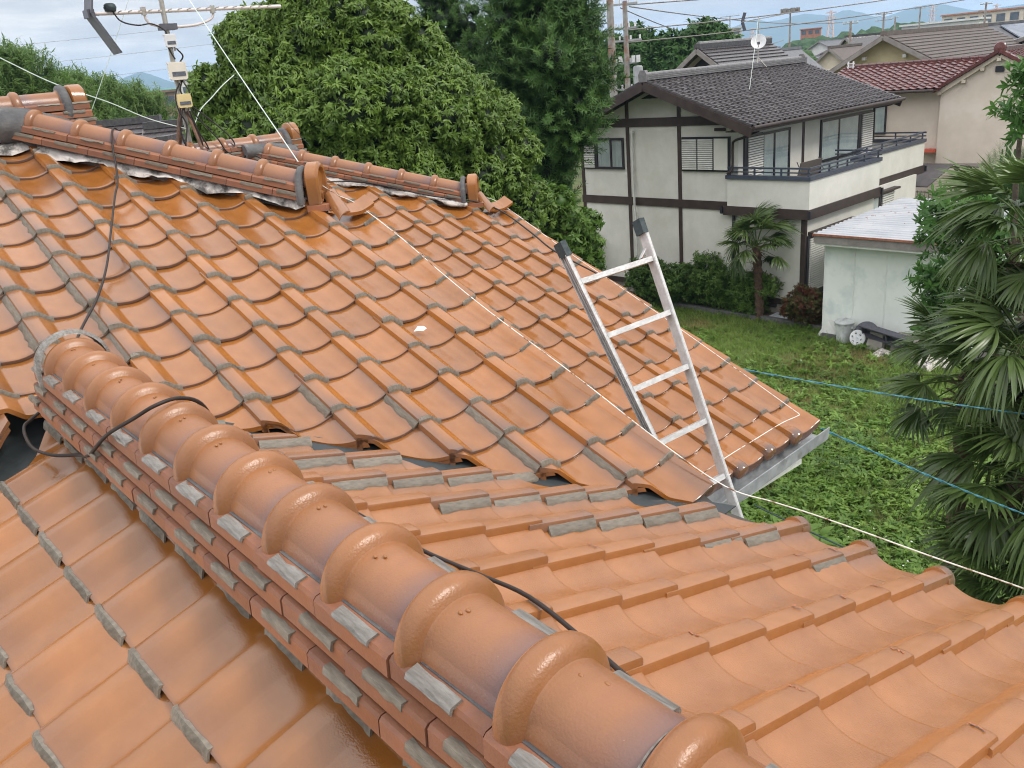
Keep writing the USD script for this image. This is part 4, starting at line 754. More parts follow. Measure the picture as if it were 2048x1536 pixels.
wc = thing('wheel_cover', 'round white wheel cover with six black slots leaning on the blocks', 'wheel cover', hw(-1.52, -2.30, .24)); wm_ = frame((0, 0, 0), (0, 1, 0), unit((.25, 0, 1)), unit((-1, 0, .25)))
put(wc, 'disc', MB().lathe([(0, .035), (.05, .04), (.06, .03), (.15, .035), (.19, .02), (.20, 0), (.19, -.01), (0, -.01)], 28, wm_), M_['box_white'], 40)
for k in range(6):
    a = k*math.pi/3+.2; c = wm_[:3, :3] @ A3(.125*math.cos(a), .125*math.sin(a), .037); put(wc, 'slot', MB().lathe([(0, .004), (.024, .003), (.026, -.004)], 10, frame(c, wm_[:3, 0], wm_[:3, 1])), M_['frame'])
put(wc, 'hub', MB().lathe([(0, .046), (.03, .044), (.035, .036)], 12, wm_), M_['gutter'], 40)
def block(x, y, rz, tilt, lab):
    b = thing('concrete_block', lab, 'block', hw(x, y, 0), rz); Mx = frame((0, 0, .02), A3(0, 1, 0), unit((tilt, 0, 1)))
    put(b, 'body', MB().prism([(-.20, 0), (.20, 0), (.16, .46), (-.16, .46)], -.08, .08, frame((0, 0, .01), A3(0, 1, 0), unit((-1, 0, .1)), unit((tilt, 0, 1)))), M_['concrete'])
    for s in (-.05, .06): put(b, 'hole', MB().lathe([(0, .003), (.026, .002), (.028, -.004)], 8, frame(A3(-.088+tilt*.37-.0, s, .36), A3(0, 1, 0), unit((tilt, 0, 1)))), M_['darkroom'])
block(-1.50, -2.72, HR, .45, 'concrete block with two holes beside the wheel cover'); block(-1.62, -3.85, HR+.1, .35, 'second concrete block with two holes under the black planter end')
block(-1.35, -3.25, HR-.1, .6, 'rusty brown concrete block sunk in grass under the black planter')
pt = thing('planter_trough', 'long black plastic planter trough lying tilted on the blocks', 'planter', hw(-1.45, -2.45, .52), HR); Mp = frame((0, 0, 0), unit((0, -1, -.16)), unit((-.5, 0, .85)))
for nme, lo, hi in (('base', (-.02, -.14, -.02), (1.15, .14, 0)), ('side', (-.02, -.15, 0), (1.15, -.125, .14)), ('side', (-.02, .125, 0), (1.15, .15, .14)), ('end', (-.03, -.125, 0), (-.005, .125, .14)), ('end', (1.13, -.125, 0), (1.155, .125, .14)), ('divider', (.55, -.125, 0), (.58, .125, .12)), ('rim', (-.05, -.18, .135), (1.18, -.14, .155)), ('rim', (-.05, .14, .135), (1.18, .18, .155))): put(pt, nme, MB().box(lo, hi, Mp), M_['grey_plastic'])
put(None, 'plank', MB().beam(hw(-1.2, -3.9, .25), hw(-1.2, -5.3, .22), .05, .12), M_['grey_board'], label='weathered dark plank lying along the foot of the shed', cat='plank')
put(None, 'tyre', MB().tm(trimesh.creation.torus(.24, .085, 24, 10)), M_['grey_plastic'], 50, M=frame(hw(-1.22, -2.38, .26), A3(0, 1, 0), unit((.3, 0, 1))), label='old black tyre behind the wheel cover', cat='tyre')
put(None, 'stone_slab', MB().tm(trimesh.convex.convex_hull(np.array([hw(-1.15, -1.05, 0), hw(-1.15, -1.62, 0), hw(-1.08, -1.3, .45), hw(-1.02, -1.45, .40), hw(-.97, -1.1, .02), hw(-.97, -1.6, .02)]))), M_['white_paint'], label='white triangular slab standing between the shed corner and the bin', cat='slab')
for i, (x, y, s) in enumerate(((-1.85, -3.05, .16), (-1.95, -4.25, .22), (-1.9, -4.5, .13))):
    put(None, 'stone', MB().tm(trimesh.convex.convex_hull(rng.normal(0, 1, (24, 3))*A3(s, s, s*.35)+hw(x, y, .05))), M_['plaster'], label=('pale flat stone in the grass before the rusty block', 'largest white stone in the grass right of the blocks', 'small white stone beside the largest white stone')[i], cat='stone')
kb = put(None, 'garden_kerb', MB().box((-.72, -1.2, 0), (-.58, 7.6, .13)).box((-.75, -4.9, 0), (-1.25, -1.2, .10)), M_['cement'], M=H, label='low grey concrete kerb between the lawn and the house bed', cat='kerb')
put(None, 'paving_slab', MB().box((-.55, .1, .04), (0, .75, .09)), M_['gutter'], M=H, label='flat grey slab on the soil beside the round bush', cat='slab')
# carport between the houses
M_['brown_sheet'] = mat('brown_plastic_roof', (.055, .045, .045), (.08, .068, .068), 3.0, .3)
cp = thing('lean_to', 'brown lean-to roof on dark posts behind the shed', 'carport', HK, HR)
put(cp, 'roof_sheet', MB().add(np.array([(8.6, 1.04, 2.30), (8.6, .35, 2.30), (9.4, -.1, 2.92), (9.6, 1.0, 2.92), (8.6, 1.04, 2.27), (8.6, .35, 2.27), (9.4, -.1, 2.89), (9.6, 1.0, 2.89)]), [[0, 1, 2, 3], [4, 7, 6, 5], [0, 4, 5, 1], [1, 5, 6, 2], [2, 6, 7, 3], [3, 7, 4, 0]]), M_['brown_sheet'])
put(cp, 'roof_sheet', MB().add(np.array([(9.4, -.1, 2.92), (9.15, -.98, 2.88), (9.9, -.9, 2.90), (9.6, 1.0, 2.92), (9.4, -.1, 2.89), (9.15, -.98, 2.85), (9.9, -.9, 2.87), (9.6, 1.0, 2.89)]), [[0, 1, 2, 3], [4, 7, 6, 5], [0, 4, 5, 1], [1, 5, 6, 2], [2, 6, 7, 3], [3, 7, 4, 0]]), M_['brown_sheet'])
put(cp, 'post', MB().beam((9.35, -.52, 0), (9.35, -.52, 2.86), .09, .09), M_['timber']); put(cp, 'post', MB().beam((8.65, .9, 0), (8.65, .9, 2.27), .09, .09), M_['timber'])
put(cp, 'brace', MB().beam((9.35, -.50, 2.4), (9.35, -.15, 2.84), .06, .06, (1, 0, 0)), M_['timber']); put(cp, 'beam', MB().beam((9.35, -.70, 2.84), (9.35, -.05, 2.84), .06, .07), M_['timber'])
fc = thing('wire_fence', 'dark metal fence of upright bars under the lean-to', 'fence', HK, HR)
for k in range(14): put(fc, 'bar', MB().beam((9.9, 1.2-.13*k, .6), (9.9, 1.2-.13*k, 1.95), .02, .02), M_['grey_board'])
for z in (.7, 1.9): put(fc, 'cross_bar', MB().beam((9.9, 1.25, z), (9.9, -.6, z), .03, .03), M_['grey_board'])
# ------------------------------------------------------------------ ground and planting
def leafmat(name, c1, c2, rough=.45, tr=.3, dry=None, spec=.4):
    n = {'oi': ('object_info', {}), 'ge': ('geometry', {}), 'ns': ('noise_texture', {'scale': .8, 'detail': 4.0, 'roughness': .65}), 'ad': ('math', {'math_type': 'add'}), 'ml': ('math', {'math_type': 'multiply', 'value2': .5}),
         'rp': ('rgb_ramp', {'ramp': [(.2, c1), (.8, c2)]}), 'p': ('principled_bsdf', {'roughness': rough, 'specular_ior_level': spec}), 'tr': ('translucent_bsdf', {}), 'mc': ('mix_closure', {'fac': tr})}
    Lk = [('ge.position', 'ns.vector'), ('oi.random', 'ad.value1'), ('ns.fac', 'ad.value2'), ('ad.value', 'ml.value1'), ('ml.value', 'rp.fac')]; col = 'rp.color'
    if dry:
        n['n2'] = ('noise_texture', {'scale': dry[1], 'detail': 4.0}); n['r2'] = ('rgb_ramp', {'ramp': [(dry[2], (0, 0, 0)), (dry[3], (1, 1, 1))]}); n['m2'] = ('mix', {'color2': dry[0]})
        Lk += [('ge.position', 'n2.vector'), ('n2.fac', 'r2.fac'), ('r2.color', 'm2.fac'), (col, 'm2.color1')]; col = 'm2.color'
    Lk += [(col, 'p.base_color'), (col, 'tr.color'), ('p.BSDF', 'mc.closure1'), ('tr.BSDF', 'mc.closure2')]
    return usdkit.material(stage, f'/World/Looks/{name}', n, Lk, surface='mc.closure')
LF = dict(big=leafmat('broad_leaf', (.068, .130, .018), (.185, .285, .048), .42), light=leafmat('light_leaf', (.065, .135, .022), (.145, .24, .045), .45),
          cedar=leafmat('cedar_needle', (.026, .070, .015), (.070, .150, .028), .6, .15), cedar_pale=leafmat('cedar_needle_pale', (.038, .095, .018), (.095, .185, .034), .6, .15),
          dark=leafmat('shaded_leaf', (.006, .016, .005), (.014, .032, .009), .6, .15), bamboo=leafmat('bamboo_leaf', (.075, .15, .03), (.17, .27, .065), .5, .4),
          far=leafmat('far_leaf', (.028, .075, .014), (.06, .14, .025), .6, .2), loq=leafmat('fresh_leaf', (.055, .14, .032), (.125, .25, .06), .4, .35), red=leafmat('reddish_leaf', (.06, .075, .02), (.14, .12, .04), .5, .3, ((.13, .045, .025), 5.0, .45, .6)),
          palm=leafmat('palm_leaf', (.042, .078, .016), (.11, .165, .045), .33, .25, spec=.55), pine=leafmat('pine_needle', (.05, .11, .03), (.10, .18, .05), .5, .2),
          grass=leafmat('grass_blade', (.125, .215, .03), (.23, .33, .065), .5, .4, ((.28, .22, .09), .42, .50, .68)), weed=leafmat('weed_leaf', (.075, .165, .022), (.20, .32, .055), .45, .3), shrub=leafmat('shrub_leaf', (.05, .11, .02), (.12, .21, .04), .5, .3, ((.11, .075, .03), 3.0, .58, .75)))
M_['bark'] = mat('brown_bark', (.05, .038, .028), (.10, .078, .058), 9.0, .9, bump=.6, bscale=25)
M_['fibre'] = mat('palm_fibre', (.055, .032, .022), (.12, .07, .045), 14.0, .9, bump=.8, bscale=40)
M_['stalk'] = mat('green_stalk', (.10, .15, .04), (.16, .20, .06), 8.0, .5)
M_['petal'] = mat('white_petal', (.70, .70, .66), (.78, .78, .74), 8.0, .6)
M_['earth'] = mat('lawn_soil', (.060, .085, .022), (.105, .125, .038), .6, .95, bump=.5, bscale=8, coord='object', extra=((.12, .085, .045), .5, .55, .7), bdist=.05)
M_['bed'] = mat('bare_brown_soil', (.085, .055, .038), (.14, .095, .065), 4.0, .95, bump=.6, bscale=20)

def leaf(L, w, droop=.3, fold=.25, seg=3, base=0.0):
    """one leaf along +x from the origin, bending down"""
    t = np.linspace(0, 1, seg+1); W = w*np.sin(np.pi*np.clip(t*.92+.06, 0, 1))**.8*.5; W[-1] = .0008
    x = base+L*t*(1-.25*droop*t); z = -L*droop*t**1.8
    v = []
    for i in range(seg+1): v += [(x[i], W[i], z[i]+fold*W[i]), (x[i], 0, z[i]), (x[i], -W[i], z[i]+fold*W[i])]
    f = [q for i in range(seg) for q in ([3*i, 3*i+1, 3*i+4, 3*i+3], [3*i+1, 3*i+2, 3*i+5, 3*i+4])]
    return np.array(v), np.array(f)
def spray(n, L, w, droop, elev, seed, spread=.35, seg=3, rise=0.0, base=.0, jit=.3):
    """leaves around a shoot that points along +z"""
    r = np.random.default_rng(seed); m = MB()
    for i in range(n):
        v, f = leaf(L*r.uniform(1-jit, 1+jit*.6), w*r.uniform(.8, 1.2), droop*r.uniform(.6, 1.3), .25, seg, base)
        e = elev+r.normal(0, spread); a = i*2.4+r.normal(0, .3); ce, se = math.cos(e), math.sin(e)
        Rm = np.array([[math.cos(a), -math.sin(a), 0], [math.sin(a), math.cos(a), 0], [0, 0, 1]]) @ np.array([[ce, 0, -se], [0, 1, 0], [se, 0, ce]])
        m.add(v @ Rm.T+A3(0, 0, rise*i/n), f)
    return m
def proto(m, mt, smooth=True): v, f, n = meshkit.arrays(m.mesh(), smooth); return (v, f, n, mt)
def shell_points(lobes, dens, inner=.25, seed=0, lump=.18):
    """points through the outer layers of a union of lobes, with the outward direction at each"""
    r = np.random.default_rng(seed); P = []; N = []
    Lb = np.array(lobes)
    for k, (x, y, z, R) in enumerate(Lb):
        n = int(dens*R*R*4*np.pi); d = r.normal(0, 1, (n, 3)); d /= np.linalg.norm(d, axis=1, keepdims=True)
        rr = R*(1-inner*r.random(n)**1.6)*(1+lump*(meshkit.noise(d*2.3+k*7.1)-.5)*2)
        p = Lb[k, :3]+d*rr[:, None]; ok = np.ones(n, bool)
        for j, q in enumerate(Lb):
            if j != k: ok &= np.linalg.norm(p-q[:3], axis=1) > q[3]*.80
        P.append(p[ok]); N.append(d[ok])
    return np.vstack(P), np.vstack(N)
def crown(tree, lobes, dens, protos, smin, smax, origin, seed, up=.4, spread=.45, inner=.3, name='crown', lump=.18, face=True):
    P, N = shell_points(lobes, dens, inner, seed, lump); r = np.random.default_rng(seed+1)
    if face: k = ((P-EYE) @ A3(F_[0], F_[1], 0)*0+np.einsum('ij,ij->i', N, (EYE-P)/np.linalg.norm(EYE-P, axis=1, keepdims=True))) > -.45; P, N = P[k], N[k]
    U = N*(1-up)+A3(0, 0, 1)*up
    scatter(tree, name, protos, P-np.asarray(origin), randrot(len(P), U, spread, r), r.uniform(smin, smax, len(P)), r.integers(0, len(protos), len(P)))
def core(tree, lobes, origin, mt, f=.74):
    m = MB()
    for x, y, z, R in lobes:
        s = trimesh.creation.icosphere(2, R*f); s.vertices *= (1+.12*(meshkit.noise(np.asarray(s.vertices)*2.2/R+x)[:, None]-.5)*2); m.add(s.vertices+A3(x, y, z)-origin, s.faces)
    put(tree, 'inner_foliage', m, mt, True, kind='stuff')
def trunk(tree, pts, r0, r1, mt='bark', name='trunk'):
    put(tree, name, MB().tube(catmull(pts, 5), np.linspace(r0, r1, (len(pts)-1)*5+1), 10), M_[mt], 60)

def terrain_z(x, y):
    d = np.hypot(x-EYE[0], y-EYE[1]); az = np.arctan2(x-EYE[0], y-EYE[1]); e = np.clip((d-90)/500, 0, 1)
    return (meshkit.fbm(np.stack([x*.004, y*.004, 0*x], -1), 3)*6-3)*e*.5
ra = np.concatenate([np.linspace(0, 40, 21), np.geomspace(44, 7500, 42)]); aa = np.linspace(0, 2*np.pi, 97); G = np.array([[(EYE[0]+q*math.sin(a), EYE[1]+q*math.cos(a)) for a in aa] for q in ra])
Gz = terrain_z(G[..., 0], G[..., 1]); top = np.dstack([G, Gz])
f = [[i*97+j, i*97+j+1, (i+1)*97+j+1, (i+1)*97+j] for i in range(len(ra)-1) for j in range(96)]
put(None, 'ground', MB().add(top.reshape(-1, 3), f), M_['earth'], True, kind='structure', label='grassy ground of the plot and the land beyond')
put(None, 'garden_soil', MB().box((-.58, -1.0, .0), (0, 9.0, .055)), M_['bed'], M=H, kind='structure', label='bare brown soil between the kerb and the cream house')
# lawn and weeds
def field(n, x0, x1, y0, y1, seed, fn=None):
    r = np.random.default_rng(seed); p = np.stack([r.uniform(x0, x1, n), r.uniform(y0, y1, n), np.zeros(n)], 1); q = p-EYE; z = q @ F_
    u = 1024+FPX*(q @ RIGHT)/z; v = 768-FPX*(q @ UP)/z; ok = (u > 1230) & (u < 2200) & (v > 540) & (v < 1350)
    loc = (p-HK) @ H[:3, :3]; ok &= ~((loc[:, 0] > -.76) & (loc[:, 1] < 8)); ok &= ~((loc[:, 0] > -1.05) & (loc[:, 1] < -1))
    if fn is not None: ok &= r.random(n) < fn(p)
    return p[ok]
rg = np.random.default_rng(3)
def tuft(n, h, w, seed, lean=.5):
    r = np.random.default_rng(seed); m = MB()
    for i in range(n):
        v, f = leaf(h*r.uniform(.5, 1.1), w, r.uniform(.1, .5), .3, 2); a = r.uniform(0, 6.3); e = 1.45-abs(r.normal(0, lean)); R1 = np.array([[math.cos(a), -math.sin(a), 0], [math.sin(a), math.cos(a), 0], [0, 0, 1]]) @ np.array([[math.cos(e), 0, -math.sin(e)], [0, 1, 0], [math.sin(e), 0, math.cos(e)]])
        m.add(v @ R1.T+A3(*r.normal(0, .035, 2), 0), f)
    return m
near = lambda p: np.clip((15.5-p[:, 0]*.8-p[:, 1]*.25)/8+.10+.9*(meshkit.fbm(p*.5)-.5), 0, 1)
P = field(90000, 1.5, 19.5, -6.5, 14.5, 5, lambda p: np.clip(1.2-near(p)*.8, .15, 1))
scatter(None, 'lawn_grass', [proto(tuft(11, .17, .008, 1), LF['grass']), proto(tuft(9, .12, .009, 2, .8), LF['grass']), proto(tuft(7, .26, .007, 3, .35), LF['grass'])], P, randrot(len(P), None, .12, rg), rg.uniform(.6, 1.15, len(P)), rg.choice(3, len(P), p=[.45, .42, .13]), 'short uneven grass of the lawn before the cream house', 'grass')
P = field(60000, 1.5, 18.5, -6.5, 12.5, 6, near)
sp = [proto(spray(9, .13, .06, .35, .35, 11, .25, 3, .10), LF['weed']), proto(spray(14, .085, .05, .2, .3, 12, .4, 2, .14), LF['weed']), proto(spray(10, .20, .05, .5, .7, 13, .25, 3, .08), LF['weed']), proto(spray(12, .05, .038, .1, .2, 14, .5, 2, .06), LF['light'])]
scatter(None, 'ground_weeds', sp, P+A3(0, 0, .03), randrot(len(P), None, .3, rg), rg.uniform(.35, 1.0, len(P)), rg.integers(0, 4, len(P)), 'leafy green weeds spreading over the near half of the plot', 'weeds')
P = field(2600, 1.5, 18.0, -6, 13, 8, lambda p: np.clip(near(p)*.8+.15, 0, 1)*np.clip(2.6*(meshkit.fbm(p*.35, 3, 4)-.36), 0, 1))
fl = MB().lathe([(0, .008), (.012, .010), (.020, .0), (.012, -.008)], 7)
scatter(None, 'clover_flowers', [proto(fl, M_['petal'])], P+np.stack([0*P[:, 0], 0*P[:, 0], rg.uniform(.12, .24, len(P))], 1), randrot(len(P), None, .2, rg), rg.uniform(.35, .85, len(P)), np.zeros(len(P)), 'tiny white flowers dotted over the grass', 'flowers')
def weed_plant(x, y, h, n, lab, mt='light', LL=.22, w=.07):
    t = thing('weed_plant', lab, 'plant', (x, y, 0)); m = MB(); put(t, 'stem', MB().tube([(0, 0, 0), (.02, .01, h)], .008, 5), M_['stalk'])
    for k in range(n):
        s = spray(8, LL, w, .45, .45, int(rng.integers(9999)), .25, 3, .06); o = A3(*rng.normal(0, h*.28, 2), h*(.25+.75*k/n)); v, f = s.mesh(); m.add(v+o, f)
    put(t, 'foliage', m, LF[mt], True, kind='stuff')
P = field(9000, 1.5, 18.0, -6, 13, 9, lambda p: np.clip(2.4*(meshkit.fbm(p*.6, 3, 9)-.42), 0, 1))
scatter(None, 'tall_grass', [proto(tuft(12, .42, .008, 4, .35), LF['grass']), proto(tuft(9, .34, .010, 5, .6), LF['grass'])], P, randrot(len(P), None, .15, rg), rg.uniform(.5, 1.1, len(P)), rg.integers(0, 2, len(P)), 'taller grass standing in patches over the plot', 'grass')
weed_plant(11.2, 3.0, .95, 14, 'pale feathery weed standing alone in the mid lawn', 'light', .16, .04)
weed_plant(8.1, 1.9, .8, 16, 'dark broad leaved weed clump beyond the gutter corner', 'weed', .26, .12)
weed_plant(6.5, .15, .8, 14, 'light leafy weed right behind the nearest eave tiles', 'light', .22, .09)
# trees
BIG = [(6.10,10.72,7.68,0.95), (6.54,9.91,7.83,0.87), (7.20,9.51,7.60,0.85), (7.73,9.15,7.05,0.80), (5.48,11.02,7.14,0.80), (5.88,9.93,6.74,1.12), (6.68,9.12,6.41,1.23), (7.68,8.70,6.14,1.07), (8.61,8.87,6.38,0.79), (8.72,8.52,5.41,0.88), (5.17,11.48,6.64,0.58), (5.33,10.53,6.16,0.82), (7.79,8.62,5.11,0.90), (6.28,9.37,5.48,1.15), (9.25,8.61,4.61,0.72), (5.01,11.44,7.03,0.33), (9.06,8.63,5.98,0.56), (6.97,8.82,5.73,0.96)]
def split(lobes, r, k, seed):
    """break big lobes into smaller clumps sitting on them"""
    q = np.random.default_rng(seed); o = []
    for x, y, z, R in lobes:
        o.append((x, y, z, R*.80)); d = q.normal(0, 1, (k, 3)); d /= np.linalg.norm(d, axis=1, keepdims=True)
        for e in d: o.append((*(A3(x, y, z)+e*R*.74), R*r*q.uniform(.8, 1.25)))
    return o
def tree(name, label, cat, base, lobes, dens, protos, s, mt_core, seed, rt=.2, bend=(0, 0), **k):
    t = thing(name, label, cat, base); top = np.mean(np.array(lobes)[:, :3], 0)-base
    trunk(t, [(0, 0, 0), (bend[0], bend[1], top[2]*.35), (top[0]*.6, top[1]*.6, top[2]*.7), tuple(top)], rt, rt*.35)
    for j, lb in enumerate(lobes[:7]): e = A3(*lb[:3])-base; trunk(t, [tuple(top*A3(.6, .6, .62)), tuple((top*A3(.6, .6, .62)+e)/2+A3(0, 0, .15)), tuple(e)], rt*.35, rt*.1, name='limb')
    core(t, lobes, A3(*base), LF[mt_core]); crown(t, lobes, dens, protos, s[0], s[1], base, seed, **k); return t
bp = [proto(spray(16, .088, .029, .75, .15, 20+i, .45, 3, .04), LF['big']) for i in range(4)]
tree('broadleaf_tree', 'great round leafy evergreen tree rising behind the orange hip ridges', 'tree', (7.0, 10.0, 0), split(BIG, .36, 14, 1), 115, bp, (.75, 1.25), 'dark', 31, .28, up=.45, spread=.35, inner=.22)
SHT = [(10.11,8.50,4.47,0.54), (10.33,8.29,3.97,0.54), (10.56,8.21,3.53,0.42), (9.67,8.50,4.73,0.43), (10.76,8.15,3.35,0.22), (10.11,8.37,3.71,0.49), (9.9, 8.3, 2.9, .7), (10.4, 8.0, 2.6, .5)]
lp = [proto(spray(13, .12, .045, .5, .2, 40+i, .45, 3, .08), LF['light']) for i in range(3)]
tree('small_tree', 'small lighter green tree at the right foot of the great round tree', 'tree', (10.2, 8.6, 0), split(SHT, .5, 5, 2), 60, lp, (.7, 1.2), 'shrub', 32, .1, up=.35, inner=.45)
CED = [(13.94,12.46,9.06,1.11), (13.84,12.54,8.15,1.17), (13.30,13.05,7.60,0.55), (14.42,11.99,7.64,0.76), (13.61,12.09,6.91,1.15), (14.59,11.81,6.60,0.55), (13.18,12.88,6.55,0.72), (13.77,11.94,5.89,0.87), (13.14,12.53,5.58,0.95), (14.54,11.85,6.01,0.44), (13.39,12.45,4.78,0.87), (13.29,12.55,4.02,0.77)]
def plume(seed, n=46, L=.42):
    r = np.random.default_rng(seed); m = MB()
    for i in range(n):
        t = i/n; v, f = leaf(.13*r.uniform(.7, 1.2), .020, .15, .3, 2); a = i*2.4; e = .75+r.normal(0, .2); R1 = np.array([[math.cos(a), -math.sin(a), 0], [math.sin(a), math.cos(a), 0], [0, 0, 1]]) @ np.array([[math.cos(e), 0, -math.sin(e)], [0, 1, 0], [math.sin(e), 0, math.cos(e)]])
        m.add(v @ R1.T+A3(.12*t*t, 0, L*t), f)
    return m
cpz = [proto(plume(60+i), LF['cedar' if i < 2 else 'cedar_pale']) for i in range(4)]  # half the plume shapes a paler green, mixed at random
tree('cedar_tree', 'tall dark cedar tree with plumed foliage left of the cream house', 'tree', (13.9, 12.5, 0), split(CED, .40, 8, 3), 40, cpz, (.75, 1.3), 'dark', 33, .25, up=.55, spread=.3, inner=.3, lump=.3)
CD2 = [(13.19,15.69,9.31,0.43), (13.49,15.46,8.63,0.48), (13.81,15.21,8.11,0.51), (13.10,15.76,8.85,0.37), (13.22,15.67,7.93,0.57), (13.75,14.62,7.52,0.50), (13.91,14.48,7.01,0.44), (14.03,14.38,6.57,0.42), (13.59,15.39,7.34,0.64), (14.10,14.33,6.06,0.42), (12.89,15.91,8.33,0.23), (14.00,15.06,8.63,0.23)]
t2 = tree('cedar_tree', 'thinner open cedar with sky showing between its branches', 'tree', (13.6, 15.4, 0), split(CD2, .5, 4, 4), 34, cpz, (.55, .95), 'dark', 34, .16, up=.5, spread=.4, inner=.7)
DRK = [(15.17,14.04,4.97,0.74), (15.28,13.94,4.15,0.66), (15.38,13.84,3.17,0.55), (15.05,14.15,3.63,0.83), (16.16,14.48,4.71,0.50), (14.94,14.25,2.65,0.86), (16.08,14.55,2.12,0.57), (15.3, 14.2, 1.0, .9), (14.2, 13.6, 1.6, 1.0), (13.6, 13.4, 2.6, 1.0)]
dp_ = [proto(spray(12, .14, .045, .5, .2, 50+i, .5, 2, .08), LF['cedar']) for i in range(2)]
tree('understory_tree', 'deep shaded evergreen between the tall cedar and the cream house', 'tree', (14.9, 13.0, 0), DRK, 34, dp_, (.8, 1.3), 'dark', 35, .12, inner=.5)
BAM = [(6.59,33.66,8.24,1.39), (7.29,33.51,7.82,1.30), (6.13,33.76,7.05,1.80), (8.78,35.21,7.49,1.13), (10.33,36.86,7.21,1.24), (11.59,37.53,6.84,1.12), (12.83,38.18,6.48,1.14), (13.43,37.97,5.93,0.88), (10.14,35.87,6.33,1.45), (7.92,34.39,6.70,1.61), (11.99,37.40,5.90,1.02), (7.19,33.53,8.71,0.63), (10.91,36.69,7.66,0.55), (12.28,37.31,7.26,0.51), (9, 35, 5.2, 1.6), (11.2, 36.5, 5.0, 1.6), (13.0, 37.6, 4.9, 1.2), (7, 34, 5.3, 1.8)]
mp_ = [proto(spray(34, .20, .030, .8, .5, 70+i, .6, 2, .55), LF['bamboo']) for i in range(3)]
bt = thing('bamboo_grove', 'feathery green bamboo grove behind the top left ridge', 'bamboo', (9.5, 35.5, 0))
for k in range(14): x, y = rng.normal(0, 2.0), rng.normal(0, 1.5); put(bt, 'culm', MB().tube([(x, y, 0), (x+.1, y, 4), (x+rng.normal(0, .5), y, 7.2)], [.05, .04, .015], 6), M_['stalk'])
core(bt, BAM, A3(9.5, 35.5, 0), LF['cedar'], .7); crown(bt, split(BAM, .42, 8, 5), 20, mp_, .7, 1.25, (9.5, 35.5, 0), 36, up=.65, spread=.35, inner=.35)
FT = [(43.43,36.59,7.23,1.42), (44.50,35.37,7.24,1.59), (45.53,34.13,7.25,1.59), (46.52,32.87,7.71,1.42), (47.27,31.87,7.74,1.24), (47.72,31.24,7.22,0.99), (46.31,33.14,6.53,1.59), (44.69,35.15,6.13,1.59), (47.45,31.62,6.36,1.06), (41.59,35.64,6.07,1.20)]
fp = [proto(spray(14, .42, .16, .5, .25, 80+i, .5, 2, .2), LF['far']) for i in range(3)]
tree('round_tree', 'left rounded tree of the pair behind the charcoal roof, by the poles', 'tree', (43.8, 36, 0), split([FT[0], FT[1], FT[7], FT[9], (44, 36, 4.5, 2.0)], .45, 7, 6), 9, fp, (.7, 1.2), 'cedar', 37, .25, inner=.3)
tree('round_tree', 'right rounded tree of the pair behind the charcoal roof, topped by light shoots', 'tree', (46.6, 32.8, 0), split([FT[2], FT[3], FT[4], FT[5], FT[6], FT[8], (46.5, 32.8, 4.5, 2.0)], .45, 7, 7), 9, fp, (.7, 1.2), 'cedar', 38, .25, inner=.3)
# garden shrubs before the cream house
SA = [(18.25,13.22,0.76,0.56), (18.51,12.52,0.77,0.62), (18.80,11.82,0.56,0.55), (18.30,12.63,0.35,0.55), (18.75,12.06,0.85,0.43)]
SB = [(18.75,11.24,1.02,0.51), (18.83,10.78,0.76,0.48), (18.72,11.01,0.47,0.39), (18.70,11.47,1.30,0.30)]
SC = [(18.72,9.98,0.75,0.38), (18.72,10.21,0.36,0.35), (18.75,9.81,0.36,0.32), (18.81,9.76,0.89,0.32), (18.79,9.43,0.86,0.26)]
BU = [(18.55,8.07,0.56,0.52), (18.54,8.28,0.61,0.39), (18.57,7.84,0.64,0.39)]
shp = [proto(spray(12, .10, .035, .4, .35, 90+i, .5, 2, .1), LF['shrub']) for i in range(2)]; nsp = [proto(spray(14, .10, .030, .3, .5, 94+i, .5, 2, .2), LF['light']) for i in range(2)]; rsp = [proto(spray(11, .07, .035, .3, .5, 97+i, .4, 2, .07), LF['red']) for i in range(2)]
def shrub(label, lobes, protos, dens, base, s, seed, name='garden_shrub'):
    t = thing(name, label, 'shrub', base)
    for k in range(6): e = A3(*lobes[k % len(lobes)][:3])-base+rng.normal(0, .12, 3); trunk(t, [(rng.normal(0, .15), rng.normal(0, .15), 0), tuple(e*A3(.6, .6, .5)), tuple(e)], .014, .005, name='stem')
    core(t, lobes, A3(*base), LF['cedar'], .55); crown(t, lobes, dens, protos, s[0], s[1], base, seed, up=.5, spread=.5, inner=.6, name='foliage')
shrub('wide dark green shrub by the left timber post, behind the ladder top', split(SA, .45, 6, 11), shp, 110, (18.6, 12.5, 0), (.8, 1.3), 41)
shrub('airy pale nandina shrub between the dark shrub and the garden palm', split(SB, .4, 6, 12), nsp, 70, (18.8, 11.1, 0), (.8, 1.3), 42)
shrub('bright green leafy shrub left of the garden palm trunk', split(SC, .45, 6, 13), nsp, 150, (18.75, 9.95, 0), (.8, 1.2), 43)
shrub('round clipped bush with reddish tips before the house corner', split(BU, .35, 6, 14), rsp, 210, (18.6, 8.05, 0), (.8, 1.2), 44, 'round_bush')
